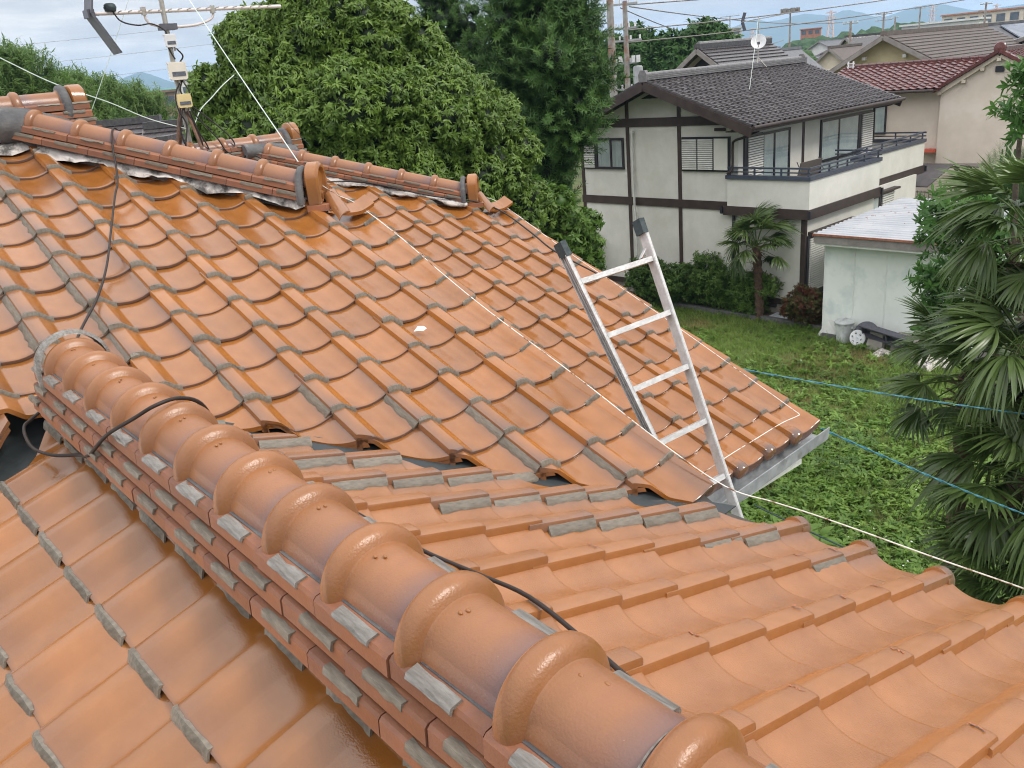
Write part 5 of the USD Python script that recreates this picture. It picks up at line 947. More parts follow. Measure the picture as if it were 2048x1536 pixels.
# palms
def fan(seed, R=.42, n=34, droop=.35, arc=2.7, pet=.55):
    """a fan leaf: stalk along +x, then leaflets spreading in a near circle"""
    r = np.random.default_rng(seed); m = MB(); m.tube([(0, 0, 0), (pet*.5, 0, .02), (pet, 0, 0)], [.011, .008, .006], 5)
    for i in range(n):
        a = (i/(n-1)-.5)*2*arc*.52+r.normal(0, .02); v, f = leaf(R*(1-.25*abs(i/(n-1)-.5))*r.uniform(.9, 1.08), .036, droop*r.uniform(.5, 1.6), .5, 5)
        ca, sa = math.cos(a), math.sin(a); w = r.normal(0, .05); Rm = np.array([[ca, -sa, 0], [sa, ca, 0], [0, 0, 1]]) @ np.array([[math.cos(w), 0, -math.sin(w)], [0, 1, 0], [math.sin(w), 0, math.cos(w)]])
        m.add(v @ Rm.T+A3(pet, 0, 0), f)
    return m
FANS = [meshkit.arrays(fan(k, .48, 34, (.35, .6, .9, .25)[k]).mesh(), True) for k in range(4)]
def palm(label, base, tops, r0, nfr, scale, seed, el=(-.7, 1.25), name='fan_palm', group=None, trunk_from=0.0):
    r = np.random.default_rng(seed); t = thing(name, label, 'palm', base, 0, group)
    for tp in tops:
        tp = A3(*tp); P = catmull([(0, 0, trunk_from), tuple(tp*A3(.45, .45, 0)+A3(0, 0, trunk_from+(tp[2]-trunk_from)*.5)), tuple(tp)], 14); rr = r0*(1+.16*np.sin(np.arange(len(P))*2.1)); put(t, 'trunk', MB().tube(P, rr, 12), M_['fibre'], 70)
        m = MB()
        for k in range(26): a = r.uniform(0, 6.3); o = tp+A3(math.cos(a)*r0, math.sin(a)*r0, -r.uniform(.02, .5)); m.beam(o, o+A3(math.cos(a)*.14, math.sin(a)*.14, r.uniform(-.14, .12)), .03, .006)
        put(t, 'leaf_bases', m, M_['fibre'], kind='stuff')
        for k in range(nfr):
            a = k*2.39996+r.normal(0, .15); e = el[0]+(el[1]-el[0])*((k+.5)/nfr)**.8+r.normal(0, .08); s = scale*r.uniform(.82, 1.12)*(1 if e > -.2 else .9)
            x = A3(math.cos(a)*math.cos(e), math.sin(a)*math.cos(e), math.sin(e)); y = unit(np.cross((0, 0, 1), x)+r.normal(0, .12, 3)); y = unit(y-x*(x @ y)); z = np.cross(x, y); v, f, n = FANS[int(r.integers(4))]
            fr = raw(free(path_of(t), 'frond'), v, f, LF['palm'], n); M = frame(tp+A3(0, 0, .05*r.normal()), x*s, y*s, z*s); fr.AddTransformOp().Set(Gf.Matrix4d(*M.T.ravel().tolist()))
    return t
palm('fan palm with hairy brown trunk standing against the cream house', (18.55, 9.42, 0), [(-.05, .10, 2.05)], .115, 26, 1.15, 51, el=(-.55, 1.3))
palm('tallest drooping fan palm at the right picture edge', (8.75, -1.05, 0), [(-.4, .56, 5.0)], .12, 30, 1.12, 52, el=(-1.0, 1.2))
palm('middle fan palm crossed by the upper blue rope', (8.5, -1.3, 0), [(-.5, .60, 3.75)], .12, 30, 1.15, 53, el=(-1.05, 1.2))
palm('lower fan palm crossed by the lower blue rope', (8.2, -1.55, 0), [(-.45, .63, 2.6)], .12, 32, 1.2, 54, el=(-1.0, 1.1))
palm('smallest fan palm spreading at the foot of the others', (7.9, -1.35, 0), [(-.3, .35, 1.55)], .10, 30, 1.05, 57, el=(-.75, 1.0))
palm('low fan palm rising behind the middle one, nearer the shed', (8.4, .0, 0), [(-.1, .0, 3.4)], .10, 22, 1.1, 55, el=(-.9, 1.2))
palm('young fan palm half hidden inside the great round tree', (5.55, 9.15, 0), [(-.05, .05, 5.9)], .10, 16, .95, 56, el=(-.6, 1.2))
# fresh leaved tree before the shed
LOQ = [(10.36,1.27,4.80,0.28), (10.54,1.10,4.49,0.33), (10.34,1.33,4.50,0.26), (10.80,0.98,4.11,0.37), (10.80,1.51,3.77,0.27), (10.92,1.24,3.63,0.36), (10.79,1.54,3.44,0.18), (11.02,0.97,3.50,0.40), (10.83,1.45,2.98,0.21), (11.09,0.77,3.79,0.36), (10.89,1.30,3.27,0.21), (10.66,1.08,4.80,0.20), (10.14,0.45,6.39,0.16), (10.15,0.45,6.00,0.18), (10.85,0.84,4.45,0.28)]
lq = thing('fresh_leaved_tree', 'loose bright green tree reaching in front of the shed roof', 'tree', (10.9, .3, 0))
trunk(lq, [(0, 0, 0), (.05, 0, 2), (-.1, .1, 3.4), (-.4, .2, 5.0), (-.75, .1, 6.5)], .09, .02)
for lb in LOQ: e = A3(*lb[:3])-A3(10.9, .3, 0); trunk(lq, [(0, .05, max(e[2]-1.0, 1.5)), tuple(e*A3(.5, .5, 1)-A3(0, 0, .3)), tuple(e)], .03, .008, name='limb')
qp = [proto(spray(13, .125, .036, .15, .55, 110+i, .35, 3, .16), LF['loq']) for i in range(3)]
crown(lq, LOQ, 60, qp, .75, 1.2, (10.9, .3, 0), 45, up=.5, spread=.5, inner=1.0, face=False)
# pine with upright candles
PN = [(16.73,2.82,4.27,0.45), (16.82,2.56,3.98,0.51), (16.66,3.03,3.94,0.30), (16.82,2.56,4.36,0.34), (16.55,3.30,3.90,0.18), (16.9, 2.2, 4.2, .6), (16.8, 2.4, 3.4, .6)]
pn = thing('pine_tree', 'pine with upright pale candles over the shed roof', 'tree', (16.9, 2.4, 0)); trunk(pn, [(0, 0, 0), (.1, 0, 2), (0, .1, 4.0)], .1, .04)
def needles(seed, n=60, L=.12):
    r = np.random.default_rng(seed); m = MB()
    for i in range(n): v, f = leaf(L*r.uniform(.8, 1.2), .008, .05, .1, 1); a = i*2.4; e = .9*r.uniform(.6, 1.4); Rm = np.array([[math.cos(a), -math.sin(a), 0], [math.sin(a), math.cos(a), 0], [0, 0, 1]]) @ np.array([[math.cos(e), 0, -math.sin(e)], [0, 1, 0], [math.sin(e), 0, math.cos(e)]]); m.add(v @ Rm.T+A3(0, 0, .22*i/n), f)
    return m
np_ = [proto(needles(120+i), LF['pine']) for i in range(2)]
core(pn, PN, A3(16.9, 2.4, 0), LF['cedar'], .7); crown(pn, PN, 45, np_, .8, 1.2, (16.9, 2.4, 0), 46, up=.75, spread=.25, inner=.4)
for k in range(26):
    lb = PN[k % 6]; o = A3(*lb[:3])-A3(16.9, 2.4, 0)+A3(*rng.normal(0, lb[3]*.45, 2), lb[3]*.75); put(pn, 'candle', MB().tube([o, o+A3(.01, 0, rng.uniform(.25, .45))], [.028, .014], 6), LF['pine'], 60)
# ------------------------------------------------------------------ the neighbourhood beyond
M_['beige'] = mat('beige_render', (.50, .43, .36), (.56, .485, .41), 1.4, .85, extra=((.58, .52, .46), .7, .55, .7), bump=.1)
M_['ochre'] = mat('ochre_render', (.40, .34, .20), (.46, .40, .25), 1.4, .85)
M_['brown_slate'] = mat('brown_slate', (.085, .068, .058), (.125, .10, .088), 5.0, .6, rand=.2)
M_['far_roof'] = mat('far_grey_roof', (.085, .085, .095), (.14, .14, .15), 2.0, .5, rand=.3)
M_['far_white'] = mat('far_white_wall', (.50, .50, .48), (.58, .58, .55), .8, .8, rand=.12)
M_['far_cream'] = mat('far_cream_wall', (.46, .40, .31), (.54, .47, .38), .8, .8, rand=.15)
M_['far_brown'] = mat('far_brown_wall', (.20, .135, .10), (.27, .19, .14), .8, .8, rand=.2)
M_['far_orange'] = mat('far_orange_wall', (.40, .15, .08), (.48, .20, .11), .8, .8, rand=.15)
M_['far_glass'] = mat('far_window', (.05, .06, .075), (.10, .115, .13), 1.0, .15)
M_['green_roof'] = mat('pale_green_metal_roof', (.22, .48, .42), (.27, .53, .47), .5, .5)
M_['red_paint'] = mat('red_paint', (.45, .075, .04), (.52, .10, .055), 3.0, .5)
M_['solar'] = mat('solar_panel', (.10, .12, .16), (.20, .22, .26), 1.0, .15)
M_['pole_mat'] = mat('weathered_pole', (.22, .21, .20), (.31, .30, .28), 3.0, .8, extra=((.22, .10, .06), 1.1, .48, .62))
M_['steel'] = mat('grey_steel', (.30, .31, .32), (.38, .39, .40), 3.0, .5)
M_['pale_steel'] = mat('pink_white_steel', (.55, .40, .36), (.62, .50, .46), 3.0, .6)
# beige house with the maroon roof
mh = thing('maroon_roofed_house', 'large beige rendered house with glossy maroon tiled roof on the right', 'house', HK, HR)
put(mh, 'wall', MB().prism([(1.05, 0), (1.05, 5.22), (-.73, 6.22), (-2.5, 5.24), (-5.5, 5.24), (-5.5, 0)], 10.85, 18, frame((0, 0, 0), (0, 1, 0), (1, 0, 0), A3(0, 0, 1))), M_['beige'])
put(mh, 'wall', MB().box((11.02, 1.05, 0), (15, 5.4, 5.26)), M_['beige'])
ms = .32; bm = unit((1, 0, ms)); am = A3(0, -1, 0)
ml = put(mh, 'roof_slope', MB().box((-5.6, 0, -.08), (-1.0, 2.6, -.03), frame(A3(10.55, 0, 5.27), am, bm)).box((-1.0, 1.4, -.08), (.7, 2.6, -.03), frame(A3(10.55, 0, 5.27), am, bm)), M_['maroon_tile'])
tile_field(ml, A3(10.52, 5.6, 5.28), am, bm, 24, 11, .275, .238, M_['maroon_tile'], 300, .28, .28, keep=lambda o: (o[1] > 1.1) or (5.40+.32*(o[0]-10.55) > 6.36-.565*(o[1]+.73)))
ar = A3(1, 0, 0); br = unit((0, 1, .565)); mr_ = put(mh, 'roof_slope', MB().box((0, 0, -.07), (5, 2.35, -.03), frame(A3(10.68, -2.75, 5.19), ar, br)), M_['maroon_tile'])
tile_field(mr_, A3(10.66, -2.78, 5.19), ar, br, 14, 9, .275, .25, M_['maroon_tile'], 300, .28, .29)
put(mh, 'roof_slope', MB().box((-5, 0, -.07), (0, 2.35, .0), frame(A3(10.68, 1.29, 5.19), (-1, 0, 0), unit((0, -1, .565)))), M_['maroon_tile'])
put(mh, 'verge', MB().beam((10.72, 1.22, 5.20), (10.72, -.70, 6.33), .20, .10, (0, 1, 1)), M_['maroon_tile']); put(mh, 'verge', MB().beam((10.72, -2.72, 5.20), (10.72, -.76, 6.33), .20, .10, (0, -1, 1)), M_['maroon_tile'])
put(mh, 'barge_board', MB().beam((10.78, 1.16, 5.08), (10.78, -.70, 6.20), .10, .14, (0, 1, 1)), M_['far_cream']); put(mh, 'barge_board', MB().beam((10.78, -2.62, 5.10), (10.78, -.76, 6.20), .10, .14, (0, -1, 1)), M_['far_cream'])
for y, z in ((1.05, 5.16), (.3, 5.5), (-.25, 5.85), (-.73, 6.12), (-1.55, 5.62)): put(mh, 'purlin_end', MB().box((10.70, y-.06, z-.1), (10.86, y+.06, z)), M_['far_cream'])
put(mh, 'vent', MB().box((10.80, -.88, 5.68), (10.86, -.62, 5.86)), M_['frame'])
put(mh, 'roof_ridge', MB().beam((10.75, -.73, 6.36), (16, -.73, 6.36), .24, .16), M_['maroon_tile'])
rdm = put(mh, 'roof_ridge', MB().beam((13.0, -.5, 6.02), (13.0, 5.6, 6.02), .24, .18), M_['maroon_tile'])
for k in range(21): put(rdm, 'ridge_tile', MB().tube([(13.0, -.4+k*.28, 6.09), (13.0, -.14+k*.28, 6.10)], .085, 7), M_['maroon_tile'], 50)
put(mh, 'ridge_end_tile', MB().lathe([(0, .06), (.13, .05), (.20, 0), (.17, -.06), (0, -.08)], 12, frame((10.72, -.73, 6.42), (0, 1, 0), (0, 0, 1))), M_['maroon_tile'], 50)
for z in (6.10, 6.22): put(mh, 'ridge_ladder', MB().beam((12.85, 5.15, z), (12.85, 5.45, z), .03, .03), M_['box_white'])
for y in (5.2, 5.4): put(mh, 'ridge_ladder', MB().beam((12.85, y, 5.98), (12.85, y, 6.30), .04, .04), M_['box_white'])
put(mh, 'eave_gutter', MB().tube([(10.45, 1.15, 5.22), (10.45, 5.7, 5.22)], .05, 7), M_['timber'], 60)
put(mh, 'red_awning', MB().box((10.7, 1.06, 3.14), (11.0, 1.75, 3.24)), M_['red_paint']); put(mh, 'red_awning', MB().box((10.7, 2.9, 5.0), (11.0, 3.7, 5.08)), M_['red_paint'])
window(mh, (11.02, 2.95, 3.75), (11.02, 3.65, 4.9), 0, (1.0,), fr=.05)
# generic houses
def facing_house(name, label, loc, rz, w, d, he, hr, wall, roof, over=.5, wins=(), course=0, cat='house', group=None):
    """gable end of width w faces -x, the ridge runs along +x for d"""
    t = thing(name, label, cat, loc, rz, group); fr = frame((0, 0, 0), (0, 1, 0), (1, 0, 0), A3(0, 0, 1)); k = (hr-he)/(w/2); A = A3(1, 0, 0); D = d+2*over
    put(t, 'wall', MB().prism([(-w/2, 0), (w/2, 0), (w/2, he), (0, hr-.1), (-w/2, he)], 0, d, fr), M_[wall])
    for s in (-1, 1):
        b = unit((0, -s, k)); n_ = unit((0, s*k, 1)); O = A3(-over, s*(w/2+over), hr-(w/2+over)*k); L = (w/2+over)*math.sqrt(1+k*k)
        sl = put(t, 'roof_slope', MB().box((0, 0, -.06), (D, L, .02), frame(O, A, b, n_)), M_[roof])
        if course and s < 0:
            m = MB(); nr = int(L/course)
            for r in range(nr):
                q = O+b*(r*course); m.add(np.array([q+n_*.022, q+A*D+n_*.022, q+n_*.06, q+A*D+n_*.06, q+b*course+n_*.024, q+b*course+A*D+n_*.024]), [[0, 1, 3, 2], [2, 3, 5, 4]])
            put(sl, 'roof_courses', m, M_[roof], kind='stuff')
        put(t, 'barge_board', MB().beam((-over-.02, 0, hr-.12), (-over-.02, s*(w/2+over), hr-.12-(w/2+over)*k), .05, .2, (0, s*k, 1)), M_['grey_board'])
    put(t, 'roof_ridge', MB().beam((-over, 0, hr+.06), (d+over, 0, hr+.06), .3, .2), M_[roof])
    for (face, u, z, ww, hh) in wins:
        if face == 'f': lo, hi, p = (-.05, u-ww/2, z), (.02, u+ww/2, z+hh), ((-.07, u-ww/2+.06, z+.06), (-.052, u+ww/2-.06, z+hh-.06))
        else: lo, hi, p = (u-ww/2, -w/2-.05, z), (u+ww/2, -w/2+.02, z+hh), ((u-ww/2+.06, -w/2-.07, z+.06), (u+ww/2-.06, -w/2-.052, z+hh-.06))
        wf = put(t, 'window', MB().box(lo, hi), M_['box_white']); put(wf, 'pane', MB().box(*p), M_['far_glass'])
    return t
brown = facing_house('brown_roofed_house', 'ochre walled house with broad brown slate roof behind the maroon roof', A3(41.84, 17.77, 0), .04, 7.2, 12, 5.25, 7.2, 'ochre', 'brown_slate', .55, (), .30)
for y in (1.1, -.9): put(brown, 'wall_lamp', MB().box((-.2, y-.08, 6.1), (0, y+.08, 6.25)), M_['box_white'])
grey = facing_house('grey_tiled_house', 'grey tiled house with dark gable right behind the charcoal roof ridge', A3(31.7, 21.0, 0), -.02, 5.2, 4.2, 5.6, 7.35, 'far_cream', 'grey_tile', .6, (), .24)
put(grey, 'gable_panel', MB().prism([(-1.6, 5.9), (1.6, 5.9), (0, 7.0)], -.06, -.02, frame((0, 0, 0), (0, 1, 0), (1, 0, 0), A3(0, 0, 1))), M_['darkroom'])
for k in range(18): put(grey, 'ridge_tile', MB().tube([(-.5+k*.30, 0, 7.49), (-.22+k*.30, 0, 7.50)], .11, 7), M_['ridge_grey'], 50)
W2 = lambda ys, z: [('r', y, z, 1.6, 1.2) for y in ys]
facing_house('pale_house', 'white two storey house with pale grey roof far right of the satellite dish', A3(59.4, 35.0, 0), .3, 4.4, 6, 5.0, 6.9, 'far_white', 'far_roof', .4, [('f', 0, 3.4, 1.2, 1.1), ('r', 2, 3.4, 1.4, 1.2), ('r', 4.4, 3.4, 1.2, 1.2)])
facing_house('pale_house', 'low grey roofed house touching the far white house on its left', A3(58.6, 37.8, 0), .2, 4.2, 5, 4.9, 6.3, 'far_brown', 'far_roof', .5, [('f', -.6, 3.2, 1.4, 1.2)])
facing_house('beige_house', 'small beige gabled house left of the brown slate roof', A3(72.4, 38.0, 0), .1, 3.6, 6, 5.2, 6.7, 'far_cream', 'brown_slate', .4, [('f', .2, 4.4, .5, .5)])
facing_house('dark_roofed_house', 'dark roofed cream house beyond the small beige gable', A3(95.5, 48.9, 0), -.5, 5.5, 6, 5.8, 7.6, 'far_cream', 'grey_tile', .5, [('f', -1, 3.8, 1.6, 1.2), ('f', 1.2, 3.8, 1.4, 1.2), ('r', 3, 3.8, 1.6, 1.2)])
sp_ = facing_house('solar_house', 'brown house with solar panels on its roof near the right edge', A3(72.5, 25.4, 0), -.4, 6.5, 8, 5.6, 7.3, 'far_brown', 'far_roof', .5, [('f', 0, 4.2, 1.2, 1.0)])
put(sp_, 'solar_panel', MB().beam((1, -1.6, 6.62), (6, -1.6, 6.62), 2.6, .08, (0, -.5, 1)), M_['solar'])
facing_house('flat_topped_house', 'yellow walled house under a long pale roof at the right edge', A3(54.5, 15.8, 0), -.1, 6, 9, 5.7, 6.5, 'ochre', 'far_white', .6, [('f', -.5, 4.2, 1.4, .9)])
def slab(name, label, cat, c, rz, w, d, h, wall, floors, cols, roof=None, group=None):
    """long block facing -x: storeys of windows"""
    t = thing(name, label, cat, c, rz, group); put(t, 'wall', MB().box((0, -w/2, -3), (d, w/2, h)), M_[wall]); fh = h/floors
    put(t, 'roof', MB().box((-.4, -w/2-.4, h), (d+.4, w/2+.4, h+.35)), M_[roof or wall])
    for i in range(floors):
        for j in range(cols): y = -w/2+w*(j+.5)/cols; put(t, 'window', MB().box((-.08, y-w/cols*.32, fh*i+fh*.3), (.02, y+w/cols*.32, fh*i+fh*.8)), M_['far_glass'])
    return t
slab('apartment_block', 'pale beige apartment tower above the trees left of the dish', 'building', A3(284.8, 198, 0), .8, 7, 8, 15.5, 'far_cream', 6, 2)
slab('apartment_block', 'orange stepped apartment block in the distant town', 'building', A3(325.7, 190, 0), .5, 7.5, 9, 13.2, 'far_orange', 5, 3)
slab('school_block', 'long pale building with reddish roof on the far right skyline', 'building', A3(260, 97, 0), .15, 26, 9, 11.5, 'far_cream', 3, 8, 'far_orange')
slab('white_hall', 'low long white hall in the right distance', 'building', A3(182, 77, 0), .2, 14, 9, 9.0, 'far_white', 1, 3)
slab('green_roofed_hall', 'long building with pale green roof left of the antenna mast', 'building', A3(66.0, 195.5, 0), 1.2, 16, 9, 10.2, 'far_brown', 2, 6, 'green_roof')
slab('apartment_block', 'brown two storey apartment row below the pale green roof', 'building', A3(46.5, 139, 0), 1.2, 11, 8, 9.0, 'far_brown', 3, 5)
slab('apartment_block', 'white multi storey building right of the antenna boxes', 'building', A3(96.0, 238, 0), 1.2, 9, 8, 15.0, 'far_white', 5, 3)
lw = [facing_house('left_grey_house', l, c, r, w, d, he, hr, 'far_brown', 'grey_tile', .4, wn, .25) for l, c, r, w, d, he, hr, wn in (
    ('leftmost dark grey tiled roof below the bamboo', A3(6.0, 26.6, 0), -.62, 4.6, 3.0, 4.9, 6.6, ()), ('dark grey tiled roof just left of the mast foot', A3(8.0, 22.8, 0), -.55, 3.8, 3.0, 5.1, 6.45, ()), ('grey tiled roof right of the mast foot', A3(13.3, 31.5, 0), -.5, 5.0, 4.0, 4.6, 6.3, (('r', 2, 3.2, 1.5, 1.2),)))]
facing_house('left_grey_house', 'low tiled house with ochre gable under the mast', A3(7.2, 20.2, 0), .95, 2.2, 2.5, 5.55, 6.1, 'ochre', 'grey_tile', .25)
tr = np.random.default_rng(21)
for i in range(85):
    az = math.radians(tr.uniform(46, 74)); D = math.exp(tr.uniform(math.log(150), math.log(480))); x, y = EYE[0]+D*math.sin(az), EYE[1]+D*math.cos(az); z0 = float(terrain_z(x, y)); hr = tr.uniform(4.6, 6.6)+(1.4 if D > 220 else 0); w = tr.uniform(6, 10)
    facing_house('town_house', 'small house of the distant town under the blue hills', A3(x, y, z0), tr.uniform(-.6, .9), w, tr.uniform(7, 12), hr-w*.2, hr, ['far_white', 'far_cream', 'far_white', 'far_brown', 'beige'][tr.integers(5)], ['far_roof', 'grey_tile', 'far_roof', 'brown_slate'][tr.integers(4)], .5, [('f', q, hr-w*.2-1.9, 1.3, 1.1) for q in (-w*.25, w*.25)] if D < 260 else (), 0, 'house', 'houses of the distant town')
for i in range(26):
    az = math.radians(tr.uniform(45, 76)); D = math.exp(tr.uniform(math.log(110), math.log(420))); x, y = EYE[0]+D*math.sin(az), EYE[1]+D*math.cos(az); z0 = float(terrain_z(x, y)); t = thing('town_tree', 'dark round tree between houses of the distant town', 'tree', A3(x, y, z0), 0, 'trees of the distant town'); R = tr.uniform(2.0, 3.4)
    trunk(t, [(0, 0, 0), (0, 0, 2.0), (0, 0, 4.0)], .25, .15); m = MB()
    for k in range(7): s_ = trimesh.creation.icosphere(2, R*tr.uniform(.35, .6)); V = np.asarray(s_.vertices); V = V*(1+.45*(meshkit.noise(V*2.6+k)[:, None]-.5)); m.add(V+A3(*tr.normal(0, R*.42, 2), 4.0+tr.normal(0, R*.3)), s_.faces)
    put(t, 'crown', m, LF['far'], False)
wood = MB()
for i in range(60): s_ = trimesh.creation.icosphere(2, tr.uniform(3.5, 6)); V = np.asarray(s_.vertices); V = V*(1+.4*(meshkit.noise(V*.6+i)[:, None]-.5)); u_ = tr.uniform(-1, 1); wood.add(V+A3(330+u_*12+tr.normal(0, 6), 140-u_*58+tr.normal(0, 6), 6.0*(1-.5*u_*u_)+tr.normal(0, 1)), s_.faces)
put(None, 'far_wood', wood, LF['far'], False, label='dark wooded rise on the right skyline below the long pale building', cat='wood', kind='stuff')
# poles, pylons, wires
def pole(label, x, y, h, r=.14, arms=((.6, 1.6),), extra=(), rz=.6, lean=(0, 0)):
    t = thing('utility_pole', label, 'pole', (x, y, 0), rz); put(t, 'shaft', MB().tube([(0, 0, 0), (lean[0], lean[1], h)], [r*1.25, r*.8], 10), M_['pole_mat'], 60)
    for dz, L in arms:
        e = A3(lean[0], lean[1], h-dz); put(t, 'crossarm', MB().beam(e+A3(0, -L/2, 0), e+A3(0, L/2, 0), .09, .10), M_['steel'])
        for q in (-.45, -.15, .2, .45): put(t, 'insulator', MB().tube([e+A3(0, q*L, .05), e+A3(0, q*L, .24)], .05, 6), M_['box_white'], 60)
    return t
p1 = pole('brown rusty pole rising left of the cream house roof', 32.04, 26.85, 11.4, .19, (), lean=(.0, .0)); put(p1, 'step_bolt', MB().tube([(-.3, 0, 8.2), (.3, 0, 8.2)], .02, 5), M_['steel'])
p2 = pole('grey concrete pole with crossarms, transformer and street lamp by the cream house roof', 34.75, 28.3, 10.0, .15, ((.15, 1.3), (1.3, 1.1), (1.9, 1.6), (3.0, 1.2), (4.3, 1.4)))
put(p2, 'transformer', MB().lathe([(0, 5.9), (.24, 5.9), (.26, 6.0), (.26, 6.75), (.2, 6.82), (0, 6.85)], 14, frame((.1, -.55, 0), (1, 0, 0), (0, 1, 0))), M_['steel'], 50)
put(p2, 'lamp_arm', MB().tube(catmull([(0, 0, 5.6), (-.2, -.6, 6.0), (-.5, -1.4, 6.35), (-.7, -1.9, 6.40)], 5), .035, 6), M_['steel'], 60); put(p2, 'lamp_head', MB().tube([(-.6, -1.75, 6.36), (-.85, -2.3, 6.36)], [.07, .11], 8), M_['box_white'], 60)
for q in (.35, -.35, -.6): put(p2, 'switch', MB().box((-.15, q-.09, 7.0), (.1, q+.09, 7.35)), M_['box_white'])
for lab, x, y, h, r, arms in (('tall slim lighting mast with a lamp cluster in the right distance', 100.8, 59.7, 11.4, .12, ()), ('pole with two crossarms before the brown slate ridge', 124, 59.3, 10.6, .16, ((.3, 2.2), (1.1, 2.2))), ('pole at the left end of the brown slate roof', 82.4, 41.7, 8.9, .14, ((.2, 1.4),)), ('slim pole above the brown slate ridge', 160.5, 75.5, 10.6, .16, ((.2, 1.2),)), ('far pole with crossarms right of the big antenna boxes', 59.1, 144.7, 11.2, .20, ((.2, 2.6), (.9, 3.0), (1.6, 2.4))), ('slender pole on the right skyline, inner one', 135, 59.3, 11, .14, ((.2, 1.4),)), ('slender pole on the right skyline, outer one', 119.8, 44.1, 10.2, .14, ((.2, 1.4),)), ('small aerial mast above the far trees left of the dish', 121.3, 83.1, 12.6, .10, ((.1, 3.0),))): pp = pole(lab, x, y, h, r, arms)
lm = thing('lamp_cluster', 'ring of lamps on top of the slim lighting mast', 'lamp', (100.8, 59.7, 11.4)); put(lm, 'ring', MB().lathe([(.9, 0), (1.0, 0), (1.0, .12), (.9, .12)], 14), M_['grey_board'])
for k in range(6): put(lm, 'lamp', MB().box((math.cos(k)*.9-.2, math.sin(k)*.9-.2, -.3), (math.cos(k)*.9+.2, math.sin(k)*.9+.2, .2)), M_['grey_board'])
def pylon(label, x, y, h, w, mt='pale_steel'):
    t = thing('pylon', label, 'pylon', (x, y, -2), .7); m = MB(); b = h*.018
    for i in range(9):
        z0, z1 = h*i/9, h*(i+1)/9; q0, q1 = w*(1-.85*i/9), w*(1-.85*(i+1)/9)
        for sx, sy in ((1, 1), (1, -1), (-1, 1), (-1, -1)): m.beam((sx*q0, sy*q0, z0), (sx*q1, sy*q1, z1), b, b)
        for s in (1, -1): m.beam((s*q0, -q0, z0), (s*q1, q1, z1), b*.6, b*.6); m.beam((-q0, s*q0, z0), (q1, s*q1, z1), b*.6, b*.6)
    put(t, 'lattice', m, M_[mt])
    for z in (.72, .84, .95): put(t, 'crossarm', MB().beam((0, -h*.13, h*z), (0, h*.13, h*z), b, b*1.4), M_[mt])
pylon('lattice pylon in front of the middle of the blue hills', 782, 440, 38, 4.0); pylon('lattice pylon left of the middle one, lower on the skyline', 995, 667, 36, 4.0); pylon('faint pylon before the right blue summit', 1368, 610, 50, 5); pylon('rightmost lattice pylon on the skyline', 1213, 462, 38, 4.5)
T1, T2 = A3(32.0, 26.9, 10.6), A3(34.75, 28.3, 9.8)
for i, (a, b, s_, lab) in enumerate(((T2, (120, 10, 15.5), 1.2, 'highest overhead wire crossing the right sky'), (T2+A3(0, -.3, -.1), (124, 59, 10.2), 1.0, 'wire dropping from the grey pole to the pole before the slate ridge'), (T2+A3(0, .3, -.1), (100, 60, 8.0), 1.2, 'wire dropping from the grey pole toward the lighting mast'), (T2+A3(0, 0, -1.2), (140, 20, 18.5), 2.0, 'second overhead wire crossing the right sky'), (T2+A3(0, 0, -1.8), (150, 22, 17.5), 2.0, 'third overhead wire crossing the right sky'), (T1, (-5, 60, 16), .5, 'wire from the rusty pole going left behind the cedars'), (T2+A3(0, 0, -4.2), T1+A3(0, 0, -4.0), .1, 'short wire between the two poles'), (T2+A3(0, 0, -4.3), (61, 34, 6.4), .5, 'low wire from the grey pole behind the trees to the white house'))):
    line('overhead_wire', sag(a, b, s_, 20), .022 if i > 4 else .03, M_['grey_board'], lab, 'wire', 4, sm=1)
for i in range(3): line('overhead_wire', sag((-90, 260, 22-4*i), (150, 230, 30-5*i), 3, 16), .05, M_['steel'], 'faint power line crossing the left sky, '+('uppermost', 'middle', 'lowest')[i]+' of three', 'wire', 4, sm=1)
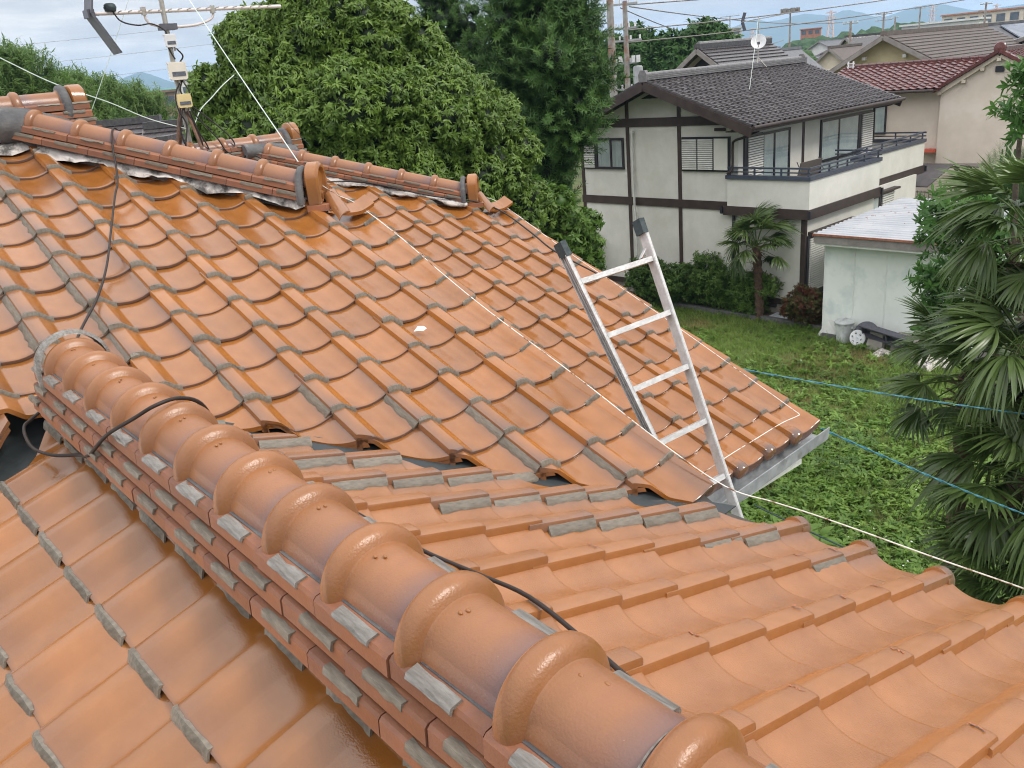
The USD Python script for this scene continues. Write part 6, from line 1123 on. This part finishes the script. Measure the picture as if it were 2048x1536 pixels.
# blue hills far away
def hills(name, label, prof, depth, seed):
    P = np.array(prof, float); c = EYE[:2]; n = 160; t = np.linspace(0, len(P)-1, n); X = np.stack([np.interp(t, np.arange(len(P)), P[:, k]) for k in range(3)], 1)
    d = X[:, :2]-c; d /= np.linalg.norm(d, axis=1, keepdims=True); rows = []
    for k, (off, f) in enumerate(((-1.0, 0), (-.75, .22), (-.5, .48), (-.28, .72), (-.12, .90), (0, 1), (.25, .8), (.7, .3), (1.0, -.1))):
        ridge_ = np.abs(meshkit.fbm(np.stack([t*.55+seed, np.full(n, k*.35), np.zeros(n)], 1), 4)-.5)
        z = X[:, 2]*f*(1-(.5*ridge_ if 0 < k < 5 else 0))+(meshkit.fbm(np.stack([t*1.7, np.full(n, k*1.0+seed), np.zeros(n)], 1), 4)-.5)*6*(1 if f < 1 else .5)
        q = X[:, :2]+d*off*depth; rows.append(np.column_stack([q, z-3]))
    G = np.array(rows); put(None, name, MB().add(G.reshape(-1, 3), [[i*n+j, i*n+j+1, (i+1)*n+j+1, (i+1)*n+j] for i in range(len(rows)-1) for j in range(n-1)]), M_['hill'], True, label=label, kind='structure')
M_['hill'] = mat('wooded_hill', (.025, .05, .02), (.045, .08, .03), .01, .95, coord='object')
hills('hills', 'range of blue hills along the right skyline', [(3781,3267,89),(3875,3154,106),(3989,3009,109),(4051,2926,123),(4110,2842,148),(4153,2779,170),(4188,2727,149),(4221,2674,152),(4260,2611,164),(4288,2566,168),(4317,2517,158),(4347,2465,147),(4376,2413,164),(4393,2382,163),(4421,2330,145),(4449,2277,120),(4475,2225,117),(4499,2175,131),(4528,2114,147),(4556,2054,151),(4583,1993,142),(4609,1932,121),(4630,1881,104),(4654,1822,99),(4680,1754,105),(4706,1681,109),(4740,1583,110),(4776,1472,114),(4850,1200,90),(4950,700,60)], 900, 1)
hills('hills', 'single pointed blue peak left of the antenna mast', [(700,4200,10),(1031,4068,39),(1193,4023,95),(1246,4007,122),(1297,3991,140),(1338,3977,153),(1364,3968,157),(1394,3958,144),(1446,3939,117),(1482,3926,103),(1520,3911,100),(1579,3888,101),(1658,3855,104),(1768,3805,58),(1900,3760,20)], 700, 5)
hills('hills', 'lowest and farthest pale hills right of the cedar', [(4400,4800,10),(4560,4640,30),(4687,4498,57),(4810,4367,101),(4950,4208,135),(5038,4102,116),(5145,3967,119),(5227,3859,81),(5400,3600,40)], 700, 9)
# the damp air between here and the hills
hz = usdkit.material(stage, '/World/Looks/haze_look', {'v': ('principled_volume', {'color': (.47, .71, 1.0), 'density': 2.0e-4, 'anisotropy': .25})}, [], volume='v.volume')
put(None, 'haze', MB().box((-7800, -7800, -6), (7800, 7800, 190)), hz, kind='stuff')
